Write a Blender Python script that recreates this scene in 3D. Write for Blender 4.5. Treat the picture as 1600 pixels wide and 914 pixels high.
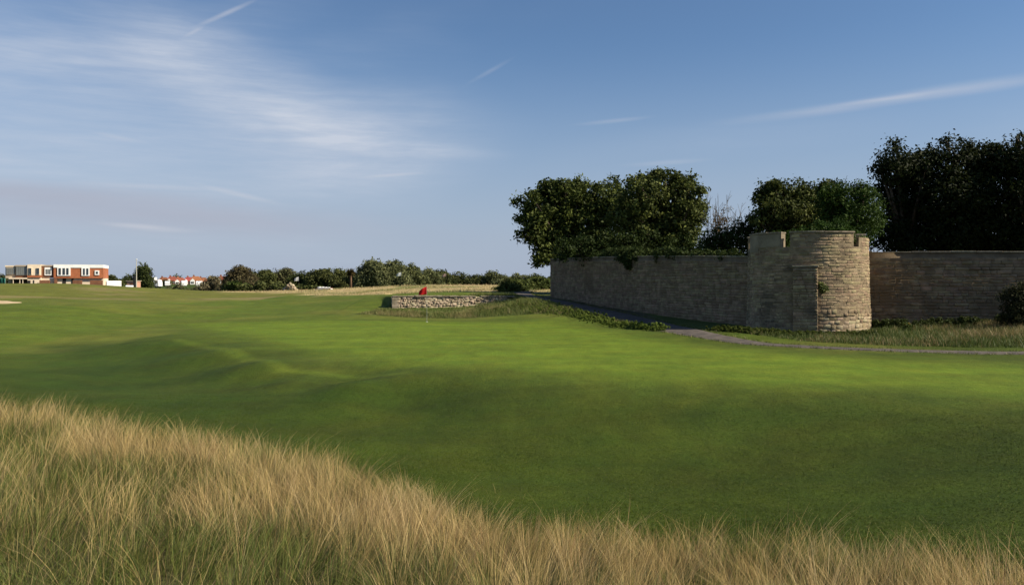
import bpy, math, random
import numpy as np
from mathutils import Vector, Matrix

# ------------------------------------------------------------------ scene, camera, sky, sun
for o in list(bpy.data.objects):
    bpy.data.objects.remove(o, do_unlink=True)
scene = bpy.context.scene
COL = scene.collection
random.seed(7)
RNG = np.random.default_rng(11)
F = 1250.0            # focal length in photo pixels (1600 wide)
HY = 440.0            # horizon row
CAMZ = 2.4
SUN_EL = math.radians(37.0)
SUN_H = Vector((0.975, -0.222, 0)).normalized()
SUN_DIR = Vector((SUN_H.x * math.cos(SUN_EL), SUN_H.y * math.cos(SUN_EL), math.sin(SUN_EL)))

cam_d = bpy.data.cameras.new('camera')
cam = bpy.data.objects.new('camera', cam_d)
COL.objects.link(cam)
cam.location = (0, 0, CAMZ)
cam.rotation_euler = (math.radians(90), 0, 0)
cam_d.sensor_width = 36.0
cam_d.lens = 36.0 * F / 1600.0
cam_d.shift_y = (HY - 457.0) / 1600.0
cam_d.clip_start = 0.1
cam_d.clip_end = 9000
scene.camera = cam

scene.view_settings.view_transform = 'Standard'
scene.view_settings.look = 'None'
scene.view_settings.gamma = 1.0
scene.view_settings.use_curve_mapping = False
scene.view_settings.exposure = 0.70

sun_d = bpy.data.lights.new('sun', 'SUN')
sun_d.energy = 5.0
sun_d.angle = math.radians(0.6)
sun_d.color = (1.0, 0.89, 0.71)
sun = bpy.data.objects.new('sun', sun_d)
COL.objects.link(sun)
sun.location = (40, -20, 40)
sun.rotation_euler = (-SUN_DIR).to_track_quat('-Z', 'Y').to_euler()

SKY_STRENGTH = 0.05


def azel(px, py):
    u, v = (px - 800) / F, (HY - py) / F
    az = math.atan(u)
    return az, math.atan(v * math.cos(az))


def build_world():
    w = bpy.data.worlds.new('World')
    scene.world = w
    w.use_nodes = True
    nt = w.node_tree
    N, L = nt.nodes, nt.links
    N.clear()

    def new(t, **k):
        n = N.new(t)
        for a, b in k.items():
            setattr(n, a, b)
        return n

    def setin(n, i, v):
        if isinstance(v, (int, float, tuple, list)):
            n.inputs[i].default_value = v
        else:
            L.new(v, n.inputs[i])

    def math_(op, a, b=0.0, c=None, clamp=False):
        n = new('ShaderNodeMath', operation=op, use_clamp=clamp)
        setin(n, 0, a); setin(n, 1, b)
        if c is not None:
            setin(n, 2, c)
        return n.outputs[0]

    def maprange(v, a, b, c, d, smooth=True):
        n = new('ShaderNodeMapRange')
        n.interpolation_type = 'SMOOTHSTEP' if smooth else 'LINEAR'
        setin(n, 0, v); setin(n, 1, a); setin(n, 2, b); setin(n, 3, c); setin(n, 4, d)
        return n.outputs[0]

    sky = new('ShaderNodeTexSky', sky_type='NISHITA')
    sky.sun_disc = False
    sky.sun_elevation = SUN_EL
    sky.sun_rotation = math.atan2(SUN_H.x, SUN_H.y)
    sky.air_density = 1.0
    sky.dust_density = 0.6
    sky.ozone_density = 1.6
    tc = new('ShaderNodeTexCoord')
    sep = new('ShaderNodeSeparateXYZ')
    L.new(tc.outputs['Generated'], sep.inputs[0])
    az = math_('ARCTAN2', sep.outputs[0], sep.outputs[1])
    el = math_('ARCSINE', sep.outputs[2])
    comb = new('ShaderNodeCombineXYZ')
    L.new(az, comb.inputs[0]); L.new(el, comb.inputs[1])
    P = comb.outputs[0]

    def noise(scale_vec, scale, detail, rough, rot=0.0, dist=0.0, off=(0, 0, 0)):
        m = new('ShaderNodeMapping')
        L.new(P, m.inputs[0])
        m.inputs['Location'].default_value = off
        m.inputs['Rotation'].default_value = (0, 0, rot)
        m.inputs['Scale'].default_value = scale_vec
        n = new('ShaderNodeTexNoise')
        n.inputs['Scale'].default_value = scale
        n.inputs['Detail'].default_value = detail
        n.inputs['Roughness'].default_value = rough
        n.inputs['Distortion'].default_value = dist
        L.new(m.outputs[0], n.inputs['Vector'])
        return n.outputs[0]

    def blob(px, py, rx, ry, deg=0.0):
        a, e = azel(px, py)
        m = new('ShaderNodeMapping', vector_type='TEXTURE')
        L.new(P, m.inputs[0])
        m.inputs['Location'].default_value = (a, e, 0)
        m.inputs['Rotation'].default_value = (0, 0, math.radians(deg))
        m.inputs['Scale'].default_value = (rx / F, ry / F, 1)
        ln = new('ShaderNodeVectorMath', operation='LENGTH')
        L.new(m.outputs[0], ln.inputs[0])
        return maprange(ln.outputs['Value'], 0.0, 1.0, 1.0, 0.0)

    def seg(x0, y0, x1, y1, w):
        a0, e0 = azel(x0, y0); a1, e1 = azel(x1, y1)
        m = new('ShaderNodeMapping', vector_type='TEXTURE')
        L.new(P, m.inputs[0])
        m.inputs['Location'].default_value = ((a0 + a1) / 2, (e0 + e1) / 2, 0)
        m.inputs['Rotation'].default_value = (0, 0, math.atan2(e1 - e0, a1 - a0))
        m.inputs['Scale'].default_value = (math.hypot(a1 - a0, e1 - e0) / 2, w / F, 1)
        ln = new('ShaderNodeVectorMath', operation='LENGTH')
        L.new(m.outputs[0], ln.inputs[0])
        return maprange(ln.outputs['Value'], 0.0, 1.0, 1.0, 0.0)

    def total(lst):
        acc = None
        for b, k in lst:
            t = math_('MULTIPLY', b, k)
            acc = t if acc is None else math_('ADD', acc, t)
        return acc

    streak = maprange(noise((1.0, 4.2, 1), 3.2, 7, 0.55, rot=0.10, dist=0.5), 0.30, 0.75, 0.0, 1.0)
    wide = maprange(noise((1.0, 2.2, 1), 1.6, 4, 0.55, off=(3.1, 1.7, 0)), 0.42, 0.75, 0.0, 1.0)
    fine = maprange(noise((1.0, 9.0, 1), 11.0, 6, 0.6, rot=0.16, off=(1.3, 0.4, 0)), 0.25, 0.8, 0.6, 1.0)
    # cirrus veils, placed where they hang over the course, plus loose cover everywhere else
    cover = total([(blob(40, 180, 700, 260, -6), 0.75), (blob(420, 160, 330, 95, -24), 0.62),
                   (blob(560, 225, 300, 110, 6), 0.62), (blob(100, 90, 360, 60, -4), 0.22),
                   (blob(640, 232, 190, 18, -3), 0.45), (blob(500, 285, 260, 40, 4), 0.35),
                   (blob(1150, 215, 330, 40, 3), 0.16), (blob(330, 40, 230, 60, 20), 0.22),
                   (wide, 0.16)])
    cir = math_('MULTIPLY', cover, math_('MULTIPLY', math_('ADD', math_('MULTIPLY', streak, 0.55), 0.50), fine), clamp=True)
    # contrails and thin single streaks
    trails = total([(blob(352, 22, 62, 5, 28), 0.42), (blob(303, 50, 22, 4, 32), 0.30),
                    (seg(1070, 198, 1560, 131, 11), 0.26), (seg(1290, 167, 1760, 100, 13), 0.34), (seg(1270, 169.5, 1500, 138.5, 4.5), 0.26),
                    (seg(880, 197, 1035, 181, 5), 0.22), (seg(950, 260, 1130, 248, 6), 0.18),
                    (blob(765, 112, 52, 5, 28), 0.14), (blob(200, 352, 60, 5, -2), 0.25),
                    (blob(245, 357, 75, 7, -3), 0.30), (blob(610, 274, 60, 4, 5), 0.35),
                    (blob(370, 303, 85, 6, -12), 0.30), (blob(250, 292, 140, 6, 0), 0.22),
                    (blob(185, 215, 48, 5, -8), 0.2)])
    trails = math_('MULTIPLY', trails, math_('ADD', math_('MULTIPLY', fine, 0.8), 0.2), clamp=True)
    # low grey stratus bank near the horizon
    bank = total([(blob(150, 328, 560, 48, -2), 0.60), (blob(60, 300, 300, 22, 0), 0.45), (blob(420, 350, 520, 40, -3), 0.3)])
    bank = math_('MULTIPLY', bank, math_('ADD', math_('MULTIPLY', streak, 0.6), 0.35), clamp=True)

    def mix(fac, a, b):
        n = new('ShaderNodeMix', data_type='RGBA')
        setin(n, 0, fac)
        for i, v in ((6, a), (7, b)):
            if isinstance(v, tuple):
                n.inputs[i].default_value = v
            else:
                L.new(v, n.inputs[i])
        return n.outputs[2]

    K = 1.0 / SKY_STRENGTH
    tint = new('ShaderNodeMix', data_type='RGBA', blend_type='MULTIPLY')
    tint.inputs[0].default_value = 1.0
    L.new(sky.outputs[0], tint.inputs[6])
    tint.inputs[7].default_value = (0.93, 1.12, 1.32, 1)
    haze = maprange(math_('ABSOLUTE', el), 0.0, 0.30, 0.86, 0.0)
    base = mix(haze, tint.outputs[2], (0.235 * K, 0.275 * K, 0.36 * K, 1))
    c1 = mix(cir, base, (0.345 * K, 0.38 * K, 0.445 * K, 1))
    c2 = mix(bank, c1, (0.25 * K, 0.262 * K, 0.318 * K, 1))
    c3 = mix(trails, c2, (0.41 * K, 0.41 * K, 0.44 * K, 1))
    bg = new('ShaderNodeBackground')
    L.new(c3, bg.inputs[0])
    bg.inputs[1].default_value = SKY_STRENGTH
    out = new('ShaderNodeOutputWorld')
    L.new(bg.outputs[0], out.inputs[0])


build_world()

# ------------------------------------------------------------------ helpers


def tag(o, label=None, cat=None, group=None, kind=None):
    if label: o['label'] = label
    if cat: o['category'] = cat
    if group: o['group'] = group
    if kind: o['kind'] = kind
    return o


def link(name, me, mat=None, parent=None):
    o = bpy.data.objects.new(name, me)
    COL.objects.link(o)
    if mat is not None and me is not None and len(me.materials) == 0:
        me.materials.append(mat)
    if parent is not None:
        o.parent = parent
    return o


def empty(name, loc=(0, 0, 0), rz=0.0):
    o = bpy.data.objects.new(name, None)
    COL.objects.link(o)
    o.location = loc
    o.rotation_euler = (0, 0, rz)
    o.empty_display_size = 0.2
    return o


def np_mesh(name, V, faces, col=None, smooth=False, mats=()):
    """faces: list of (n,k) int arrays."""
    V = np.asarray(V, dtype=np.float32)
    me = bpy.data.meshes.new(name)
    me.vertices.add(len(V))
    me.vertices.foreach_set('co', V.ravel())
    faces = [np.asarray(f, dtype=np.int32) for f in faces if len(f)]
    nl = sum(f.size for f in faces)
    npoly = sum(len(f) for f in faces)
    me.loops.add(nl)
    me.loops.foreach_set('vertex_index', np.concatenate([f.ravel() for f in faces]))
    me.polygons.add(npoly)
    starts, s = [], 0
    for f in faces:
        starts.append(s + np.arange(len(f), dtype=np.int32) * f.shape[1])
        s += f.size
    me.polygons.foreach_set('loop_start', np.concatenate(starts).astype(np.int32))
    if smooth:
        me.polygons.foreach_set('use_smooth', np.ones(npoly, dtype=bool))
    me.update(calc_edges=True)
    if col is not None:
        col = np.asarray(col, dtype=np.float32)
        if col.shape[1] == 3:
            col = np.concatenate([col, np.ones((len(col), 1), np.float32)], 1)
        at = me.color_attributes.new('Col', 'FLOAT_COLOR', 'POINT')
        at.data.foreach_set('color', col.ravel())
    for m in mats:
        me.materials.append(m)
    return me


class MB:
    """collects simple solids into one mesh"""
    def __init__(self):
        self.v, self.f = [], []

    def add(self, vs, fs):
        b = len(self.v)
        self.v += [tuple(p) for p in vs]
        self.f += [tuple(i + b for i in f) for f in fs]
        return self

    def box(self, x0, x1, y0, y1, z0, z1):
        vs = [(x, y, z) for z in (z0, z1) for y in (y0, y1) for x in (x0, x1)]
        return self.add(vs, [(0, 2, 3, 1), (4, 5, 7, 6), (0, 1, 5, 4), (2, 6, 7, 3), (0, 4, 6, 2), (1, 3, 7, 5)])

    def prism(self, poly, axis, a, b):
        """poly of 2D points extruded along axis (0,1,2) from a to b"""
        n = len(poly)
        def p3(p, t):
            q = [p[0], p[1]]; q.insert(axis, t); return tuple(q)
        vs = [p3(p, a) for p in poly] + [p3(p, b) for p in poly]
        fs = [tuple(range(n))[::-1], tuple(range(n, 2 * n))]
        fs += [(i, (i + 1) % n, (i + 1) % n + n, i + n) for i in range(n)]
        return self.add(vs, fs)

    def tube(self, pts, radii, n=7, cap=True):
        pts = [Vector(p) for p in pts]
        base = len(self.v)
        up = Vector((0.31, 0.17, 0.93))
        for i, p in enumerate(pts):
            d = (pts[min(i + 1, len(pts) - 1)] - pts[max(i - 1, 0)]).normalized()
            a = d.cross(up)
            if a.length < 1e-3: a = d.cross(Vector((1, 0, 0)))
            a.normalize(); b = d.cross(a)
            for k in range(n):
                t = 2 * math.pi * k / n
                self.v.append(tuple(p + (a * math.cos(t) + b * math.sin(t)) * radii[i]))
        for i in range(len(pts) - 1):
            for k in range(n):
                k2 = (k + 1) % n
                self.f.append((base + i * n + k, base + i * n + k2, base + (i + 1) * n + k2, base + (i + 1) * n + k))
        if cap:
            self.f.append(tuple(base + k for k in range(n))[::-1])
            self.f.append(tuple(base + (len(pts) - 1) * n + k for k in range(n)))
        return self

    def mesh(self, name, mat=None, smooth=False, bevel=0.0):
        me = bpy.data.meshes.new(name)
        me.from_pydata(self.v, [], self.f)
        if smooth:
            me.polygons.foreach_set('use_smooth', [True] * len(me.polygons))
        me.update()
        if mat: me.materials.append(mat)
        return me

    def build(self, name, mat, parent=None, smooth=False, bevel=0.0):
        o = link(name, self.mesh(name, mat, smooth), None, parent)
        if bevel > 0:
            b = o.modifiers.new('bevel', 'BEVEL'); b.width = bevel; b.segments = 2; b.limit_method = 'ANGLE'
        return o


def pix(px, py, d):
    return Vector(((px - 800) / F * d, d, CAMZ + (HY - py) / F * d))


def sstep(a, b, x):
    t = np.clip((x - a) / (b - a), 0, 1)
    return t * t * (3 - 2 * t)


_perm = np.random.default_rng(5).random((256, 256)).astype(np.float64)


def vnoise(x, y):
    x = np.asarray(x, float); y = np.asarray(y, float)
    xi, yi = np.floor(x).astype(int), np.floor(y).astype(int)
    fx, fy = x - xi, y - yi
    fx = fx * fx * (3 - 2 * fx); fy = fy * fy * (3 - 2 * fy)
    g = lambda i, j: _perm[i & 255, j & 255]
    return (g(xi, yi) * (1 - fx) * (1 - fy) + g(xi + 1, yi) * fx * (1 - fy)
            + g(xi, yi + 1) * (1 - fx) * fy + g(xi + 1, yi + 1) * fx * fy)


def fbm(x, y, o=4):
    s, a, t = 0, 1.0, 0
    for i in range(o):
        s = s + a * vnoise(x * 2 ** i + 17.3 * i, y * 2 ** i + 9.1 * i); t += a; a *= 0.5
    return s / t


# ------------------------------------------------------------------ materials
MATS = {}


def nodes_of(m):
    m.use_nodes = True
    nt = m.node_tree
    nt.nodes.clear()
    return nt, nt.nodes, nt.links


def surf_mat(name, col, col2=None, nscale=4.0, rough=0.8, bump=0.0, bscale=30.0, bdist=0.02, spec=0.3, metallic=0.0,
             attr=False, rand=0.0, island=False, transl=0.0, vary=0.25, stain=None, stain_scale=0.6, stretch=(1, 1, 1), detail=5, upnormal=False):
    """general procedural surface: two noise-mixed colours, per-object variation, stains, fine bump"""
    if name in MATS: return MATS[name]
    m = bpy.data.materials.new(name)
    nt, N, L = nodes_of(m)
    out = N.new('ShaderNodeOutputMaterial')
    bs = N.new('ShaderNodeBsdfPrincipled')
    bs.inputs['Roughness'].default_value = rough
    bs.inputs['Specular IOR Level'].default_value = spec
    bs.inputs['Metallic'].default_value = metallic
    tc = N.new('ShaderNodeTexCoord')
    geo = N.new('ShaderNodeNewGeometry')
    mp = N.new('ShaderNodeMapping'); mp.inputs['Scale'].default_value = stretch
    L.new(geo.outputs['Position'], mp.inputs[0])
    V = mp.outputs[0]

    def noise(s, d=detail, r=0.6):
        n = N.new('ShaderNodeTexNoise'); n.inputs['Scale'].default_value = s
        n.inputs['Detail'].default_value = d; n.inputs['Roughness'].default_value = r
        L.new(V, n.inputs['Vector']); return n.outputs[0]

    def ramp(v, a, b):
        r = N.new('ShaderNodeMapRange'); r.interpolation_type = 'SMOOTHSTEP'
        L.new(v, r.inputs[0]); r.inputs[1].default_value = a; r.inputs[2].default_value = b
        return r.outputs[0]

    def mix(fac, a, b, blend='MIX'):
        n = N.new('ShaderNodeMix'); n.data_type = 'RGBA'; n.blend_type = blend
        for i, v in ((0, fac), (6, a), (7, b)):
            if isinstance(v, (int, float)): n.inputs[i].default_value = v
            elif isinstance(v, (tuple, list)): n.inputs[i].default_value = tuple(v) + (1,) if len(v) == 3 else v
            else: L.new(v, n.inputs[i])
        return n.outputs[2]

    if attr:
        at = N.new('ShaderNodeAttribute'); at.attribute_name = 'Col'
        c = at.outputs['Color']
    else:
        c = mix(ramp(noise(nscale), 0.35, 0.65), col, col2 or tuple(x * (1 - vary) for x in col))
    if rand > 0:
        oi = N.new('ShaderNodeObjectInfo')
        r = oi.outputs['Random']
        if island:
            a = N.new('ShaderNodeMath'); a.operation = 'ADD'
            L.new(r, a.inputs[0]); L.new(geo.outputs['Random Per Island'], a.inputs[1])
            f = N.new('ShaderNodeMath'); f.operation = 'FRACT'; L.new(a.outputs[0], f.inputs[0]); r = f.outputs[0]
        hs = N.new('ShaderNodeHueSaturation')
        mr = N.new('ShaderNodeMapRange'); L.new(r, mr.inputs[0])
        mr.inputs[3].default_value = 1 - rand; mr.inputs[4].default_value = 1 + rand
        L.new(mr.outputs[0], hs.inputs['Value'])
        L.new(c, hs.inputs['Color'])
        ms = N.new('ShaderNodeMath'); ms.operation = 'MULTIPLY'; L.new(r, ms.inputs[0]); ms.inputs[1].default_value = 7.31
        fs = N.new('ShaderNodeMath'); fs.operation = 'FRACT'; L.new(ms.outputs[0], fs.inputs[0])
        mh = N.new('ShaderNodeMapRange'); L.new(fs.outputs[0], mh.inputs[0])
        mh.inputs[3].default_value = 0.5 - 0.03 * min(1, rand * 3); mh.inputs[4].default_value = 0.5 + 0.03 * min(1, rand * 3)
        L.new(mh.outputs[0], hs.inputs['Hue'])
        c = hs.outputs[0]
    if stain:
        c = mix(ramp(noise(stain_scale, 6, 0.65), 0.5, 0.68), c, stain)
    L.new(c, bs.inputs['Base Color'])
    if upnormal:
        un = N.new('ShaderNodeCombineXYZ'); un.inputs[2].default_value = 1.0
        L.new(un.outputs[0], bs.inputs['Normal'])
    if bump > 0:
        b = N.new('ShaderNodeBump'); b.inputs['Strength'].default_value = bump; b.inputs['Distance'].default_value = bdist
        L.new(noise(bscale, 6, 0.65), b.inputs['Height']); L.new(b.outputs[0], bs.inputs['Normal'])
    if transl > 0:
        tr = N.new('ShaderNodeBsdfTranslucent'); L.new(c, tr.inputs[0])
        ms = N.new('ShaderNodeMixShader'); ms.inputs[0].default_value = transl
        L.new(bs.outputs[0], ms.inputs[1]); L.new(tr.outputs[0], ms.inputs[2]); L.new(ms.outputs[0], out.inputs[0])
    else:
        L.new(bs.outputs[0], out.inputs[0])
    MATS[name] = m
    return m


def ground_mat():
    m = bpy.data.materials.new('turf')
    nt, N, L = nodes_of(m)
    out = N.new('ShaderNodeOutputMaterial'); bs = N.new('ShaderNodeBsdfPrincipled')
    bs.inputs['Roughness'].default_value = 0.85
    bs.inputs['Specular IOR Level'].default_value = 0.12
    geo = N.new('ShaderNodeNewGeometry')
    at = N.new('ShaderNodeAttribute'); at.attribute_name = 'Col'
    c = at.outputs['Color']

    def noise(s, d, r, stretch=(1, 1, 1), rot=0):
        mp = N.new('ShaderNodeMapping'); mp.inputs['Scale'].default_value = stretch; mp.inputs['Rotation'].default_value = (0, 0, rot)
        L.new(geo.outputs['Position'], mp.inputs[0])
        n = N.new('ShaderNodeTexNoise'); n.inputs['Scale'].default_value = s
        n.inputs['Detail'].default_value = d; n.inputs['Roughness'].default_value = r
        L.new(mp.outputs[0], n.inputs['Vector']); return n.outputs[0]

    def rng(v, a, b, lo, hi):
        r = N.new('ShaderNodeMapRange'); L.new(v, r.inputs[0])
        for i, x in zip((1, 2, 3, 4), (a, b, lo, hi)): r.inputs[i].default_value = x
        return r.outputs[0]

    val = None
    for v in (rng(noise(0.30, 6, 0.65), 0.3, 0.7, 0.84, 1.16), rng(noise(1.6, 5, 0.65, (1, 0.45, 1), 0.3), 0.3, 0.7, 0.84, 1.15),
              rng(noise(14, 4, 0.7), 0.3, 0.7, 0.84, 1.16), rng(noise(60, 3, 0.7), 0.3, 0.7, 0.78, 1.22), rng(noise(0.9, 4, 0.6, (0.12, 1, 1), 0.12), 0.3, 0.7, 0.88, 1.12)):
        if val is None: val = v
        else:
            mm = N.new('ShaderNodeMath'); mm.operation = 'MULTIPLY'; L.new(val, mm.inputs[0]); L.new(v, mm.inputs[1]); val = mm.outputs[0]
    hs = N.new('ShaderNodeHueSaturation'); L.new(c, hs.inputs['Color']); L.new(val, hs.inputs['Value'])
    L.new(rng(noise(0.8, 4, 0.6), 0.3, 0.7, 0.485, 0.512), hs.inputs['Hue'])
    L.new(hs.outputs[0], bs.inputs['Base Color'])
    b = N.new('ShaderNodeBump'); b.inputs['Strength'].default_value = 0.55; b.inputs['Distance'].default_value = 0.05
    L.new(noise(26, 5, 0.75), b.inputs['Height'])
    b2 = N.new('ShaderNodeBump'); b2.inputs['Strength'].default_value = 0.35; b2.inputs['Distance'].default_value = 0.12
    L.new(noise(2.2, 4, 0.6), b2.inputs['Height']); L.new(b.outputs[0], b2.inputs['Normal'])
    L.new(b2.outputs[0], bs.inputs['Normal'])
    L.new(bs.outputs[0], out.inputs[0])
    return m


def glass_mat(name, col=(0.02, 0.03, 0.035)):
    return surf_mat(name, col, vary=0.2, rough=0.06, spec=0.9, nscale=0.7)


M_turf = ground_mat()
M_blade = surf_mat('grass_blades', (1, 1, 1), attr=True, rough=0.6, spec=0.25, transl=0.28)
M_tblade = surf_mat('turf_blades', (1, 1, 1), attr=True, rough=0.9, spec=0.04, upnormal=True)
M_leaf = surf_mat('leaves', (1, 1, 1), attr=True, rough=0.65, spec=0.10, transl=0.22)
M_bark = surf_mat('bark', (0.09, 0.065, 0.045), nscale=9, vary=0.5, bump=0.6, bscale=20, rough=0.9)
M_stone = surf_mat('limestone', (0.36, 0.28, 0.172), (0.225, 0.17, 0.105), nscale=2.6, rand=0.24, island=True, bump=0.9, bscale=32,
                   bdist=0.05, rough=0.92, spec=0.1, stain=(0.12, 0.097, 0.065), stain_scale=0.8)
M_mortar = surf_mat('mortar', (0.30, 0.235, 0.15), (0.19, 0.145, 0.095), nscale=2.2, bump=0.9, bscale=26, bdist=0.04, rough=0.95, spec=0.1,
                    stain=(0.10, 0.08, 0.055), stain_scale=0.7)
M_wstone = surf_mat('wall_stone', (0.275, 0.205, 0.128), (0.185, 0.136, 0.084), nscale=2.5, rand=0.22, island=True, bump=0.9, bscale=30, bdist=0.035,
                    rough=0.93, spec=0.15, stain=(0.15, 0.108, 0.066), stain_scale=0.35)
M_wmortar = surf_mat('wall_mortar', (0.215, 0.16, 0.10), (0.14, 0.103, 0.065), nscale=1.5, bump=0.25, bscale=26, bdist=0.04, rough=0.95, spec=0.1)
M_rubble = surf_mat('pale_rubble', (0.46, 0.38, 0.27), (0.31, 0.25, 0.17), nscale=4.0, rand=0.26, island=True, bump=0.8, bscale=24, bdist=0.03, rough=0.9, spec=0.2)
M_foot = surf_mat('foot_rubble', (0.40, 0.325, 0.22), (0.27, 0.21, 0.135), nscale=4.0, rand=0.30, island=True, bump=0.8, bscale=24, bdist=0.03, rough=0.92, spec=0.1)
M_render = surf_mat('cement_render', (0.27, 0.225, 0.16), (0.20, 0.165, 0.115), nscale=1.4, bump=0.3, bscale=40, rough=0.9, spec=0.15, stain=(0.17, 0.14, 0.10), stain_scale=1.2)
M_coping = surf_mat('coping_stone', (0.27, 0.23, 0.17), (0.17, 0.145, 0.10), nscale=4, rand=0.15, bump=0.5, bscale=30, rough=0.9, spec=0.2)
M_tarmac = surf_mat('worn_tarmac', (0.105, 0.088, 0.074), (0.058, 0.050, 0.044), nscale=2.2, bump=0.5, bscale=60, bdist=0.01, rough=0.9, spec=0.2)
M_sand = surf_mat('sand', (0.52, 0.40, 0.25), (0.42, 0.32, 0.19), nscale=1.2, bump=0.3, bscale=15, rough=0.95, spec=0.1)

# ------------------------------------------------------------------ terrain
WALL_A = Vector((3.17, 66.0, 0))       # far end of the long wall
WALL_B = Vector((11.75, 39.2, 0))      # where it meets the tower
TOW = Vector((14.29, 38.75, 0))
TOW_R = 2.74
WALL_C = Vector((16.6, 39.1, 0))       # right-hand wall starts
WALL_D = Vector((46.0, 28.5, 0))
LOW0 = Vector((-8.68, 58.0, 0))        # low retaining wall
LOW1 = Vector((-0.40, 60.3, 0))


def ctrl():
    pts = []
    def z(px, py, zz):
        d = (CAMZ - zz) * F / (py - HY)
        pts.append(((px - 800) / F * d, d, zz))
    def dd(px, py, d):
        p = pix(px, py, d); pts.append((p.x, p.y, p.z))
    def w(x, y, zz):
        pts.append((x, y, zz))
    # dune the camera stands on
    for p in [(-2.5, 4, .32), (0, 4, .42), (2.5, 4, .36), (-5, 7, .15), (-2.6, 6.5, .18), (-8, 12, .02), (0, 6, .12), (4, 6, .08), (-4, 10, -.02),
              (-9, 8, .15), (6, 4, .3)]:
        w(*p)
    # hollow beyond the long grass
    for p in [(0, 620, -.19), (-200, 620, -.15), (200, 640, -.25), (400, 690, -.28), (600, 740, -.33), (800, 785, -.38), (1000, 800, -.36), (1200, 812, -.3), (1600, 845, -.1)]:
        z(*p)
    for p in [(2, 12, -.52), (-1, 13, -.50), (5, 12, -.36), (8, 12, 0.0), (11, 12, .32), (8, 9, 0.02), (-4, 16, -.5), (12, 15, .25), (4.6, 14.6, -.28), (1.5, 15.5, -.34)]:
        w(*p)
    for p in [(250, 556, -.36), (330, 578, -.42), (420, 605, -.45), (540, 606, -.42), (300, 600, -.5), (150, 600, -.5), (0, 590, -.3), (100, 540, -.38), (-150, 560, -.2), (0, 520, 0.0), (200, 512, -.16), (350, 500, -.02), (480, 620, -.55), (620, 625, -.42)]:
        z(*p)
    # raised putting surface
    for p in [(270, 530, .05), (340, 546, .06), (400, 563, .07), (460, 580, .06), (540, 585, .05), (430, 548, -.05), (490, 562, -.09), (550, 568, -.07), (420, 530, .0), (330, 515, -.02), (800, 588, .02), (650, 583, 0), (1000, 597, .03),
              (1200, 615, .05), (1400, 627, .08), (1600, 632, .14), (800, 540, .06), (1100, 560, .07), (600, 520, .03), (1400, 580, .1), (1580, 575, .1),
              (667, 503, 0.0), (950, 520, .05), (480, 508, 0.0), (800, 505, .02), (530, 540, .03), (700, 560, .06), (900, 560, .07), (1250, 590, .08), (1500, 600, .13)]:
        z(*p)
    # left fairway and mound
    for p in [(0, 475, 55), (150, 478, 56), (60, 460, 78), (0, 445, 100), (90, 442.5, 100), (160, 446, 100), (230, 450, 100), (280, 454, 98), (330, 458, 97), (420, 461.5, 95),
              (500, 459, 92), (300, 475, 66), (450, 478, 66), (-150, 447, 100), (-150, 475, 60), (580, 462, 82), (230, 490, 55)]:
        dd(*p)
    for x in (-150, -120, -95, -70, -50, -30): w(x, 150, 0.2)
    for x in (-90, -65, -45): w(x, 122, 0.5)
    for x in (-140, -100, -75): w(x, 185, 0.0)
    # tan dunes
    for p in [(400, 457, 106), (450, 454, 116), (550, 452, 112), (620, 445.5, 112), (720, 445.0, 112), (800, 446, 110), (700, 456, 82), (830, 450, 86),
              (820, 459, 70), (640, 460, 64), (760, 459, 66), (560, 461, 80), (860, 449, 95), (840, 446, 110)]:
        dd(*p)
    for x in (-30, -10, 10, 30): w(x, 140, 1.0)
    # bank, path and wall feet
    for p in [(620, 488, 56), (560, 491, 53), (700, 496, 53), (690, 489, 57), (740, 486, 57.5), (775, 481, 58.5), (800, 490, 53.5), (812, 470, 58), (850, 475, 55.5), (900, 493, 48.5), (1000, 510, 42),
              (860, 465, 66), (930, 476, 58.5), (1000, 487, 51.5), (1090, 499, 44.5), (1172, 509, 39.5), (1172, 522, 34.5), (1262, 522, 36), (1352, 521, 36.0),
              (1500, 520, 34.5), (1600, 519, 33), (1050, 515, 37.5), (1150, 537, 30.5), (1300, 545, 28), (1600, 557, 25)]:
        dd(*p)
    for p in [(8, 66, 1.3), (16, 60, 1.2), (20, 50, .8), (26, 44, .7), (40, 40, .7), (40, 25, .3), (25, 28, .15), (30, 15, .6), (20, 8, .8), (45, 60, 1), (25, 80, 1.3)]:
        w(*p)
    return np.array(pts)


_C = ctrl()


def _warp(x, y):
    r = np.sqrt(x * x + y * y)
    return np.stack([np.arctan2(x, np.maximum(y, 0.05) + 0.6) * 1.15, np.log(r + 3.0)], -1)


_CW = _warp(_C[:, 0], _C[:, 1])
_c2 = 0.05 ** 2


def _phi(d2):
    return np.sqrt(d2 + _c2)


_d2 = ((_CW[:, None] - _CW[None]) ** 2).sum(-1)
_n = len(_C)
_A = np.zeros((_n + 1, _n + 1))
_A[:_n, :_n] = _phi(_d2) - np.eye(_n) * 0.008
_A[:_n, _n] = 1; _A[_n, :_n] = 1
_W = np.linalg.solve(_A, np.concatenate([_C[:, 2], [0]]))

LOW_U = (LOW1 - LOW0).normalized()
LOW_N = Vector((-LOW_U.y, LOW_U.x, 0))
LOW_L = (LOW1 - LOW0).length
LOW_TOP = 1.36


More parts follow.
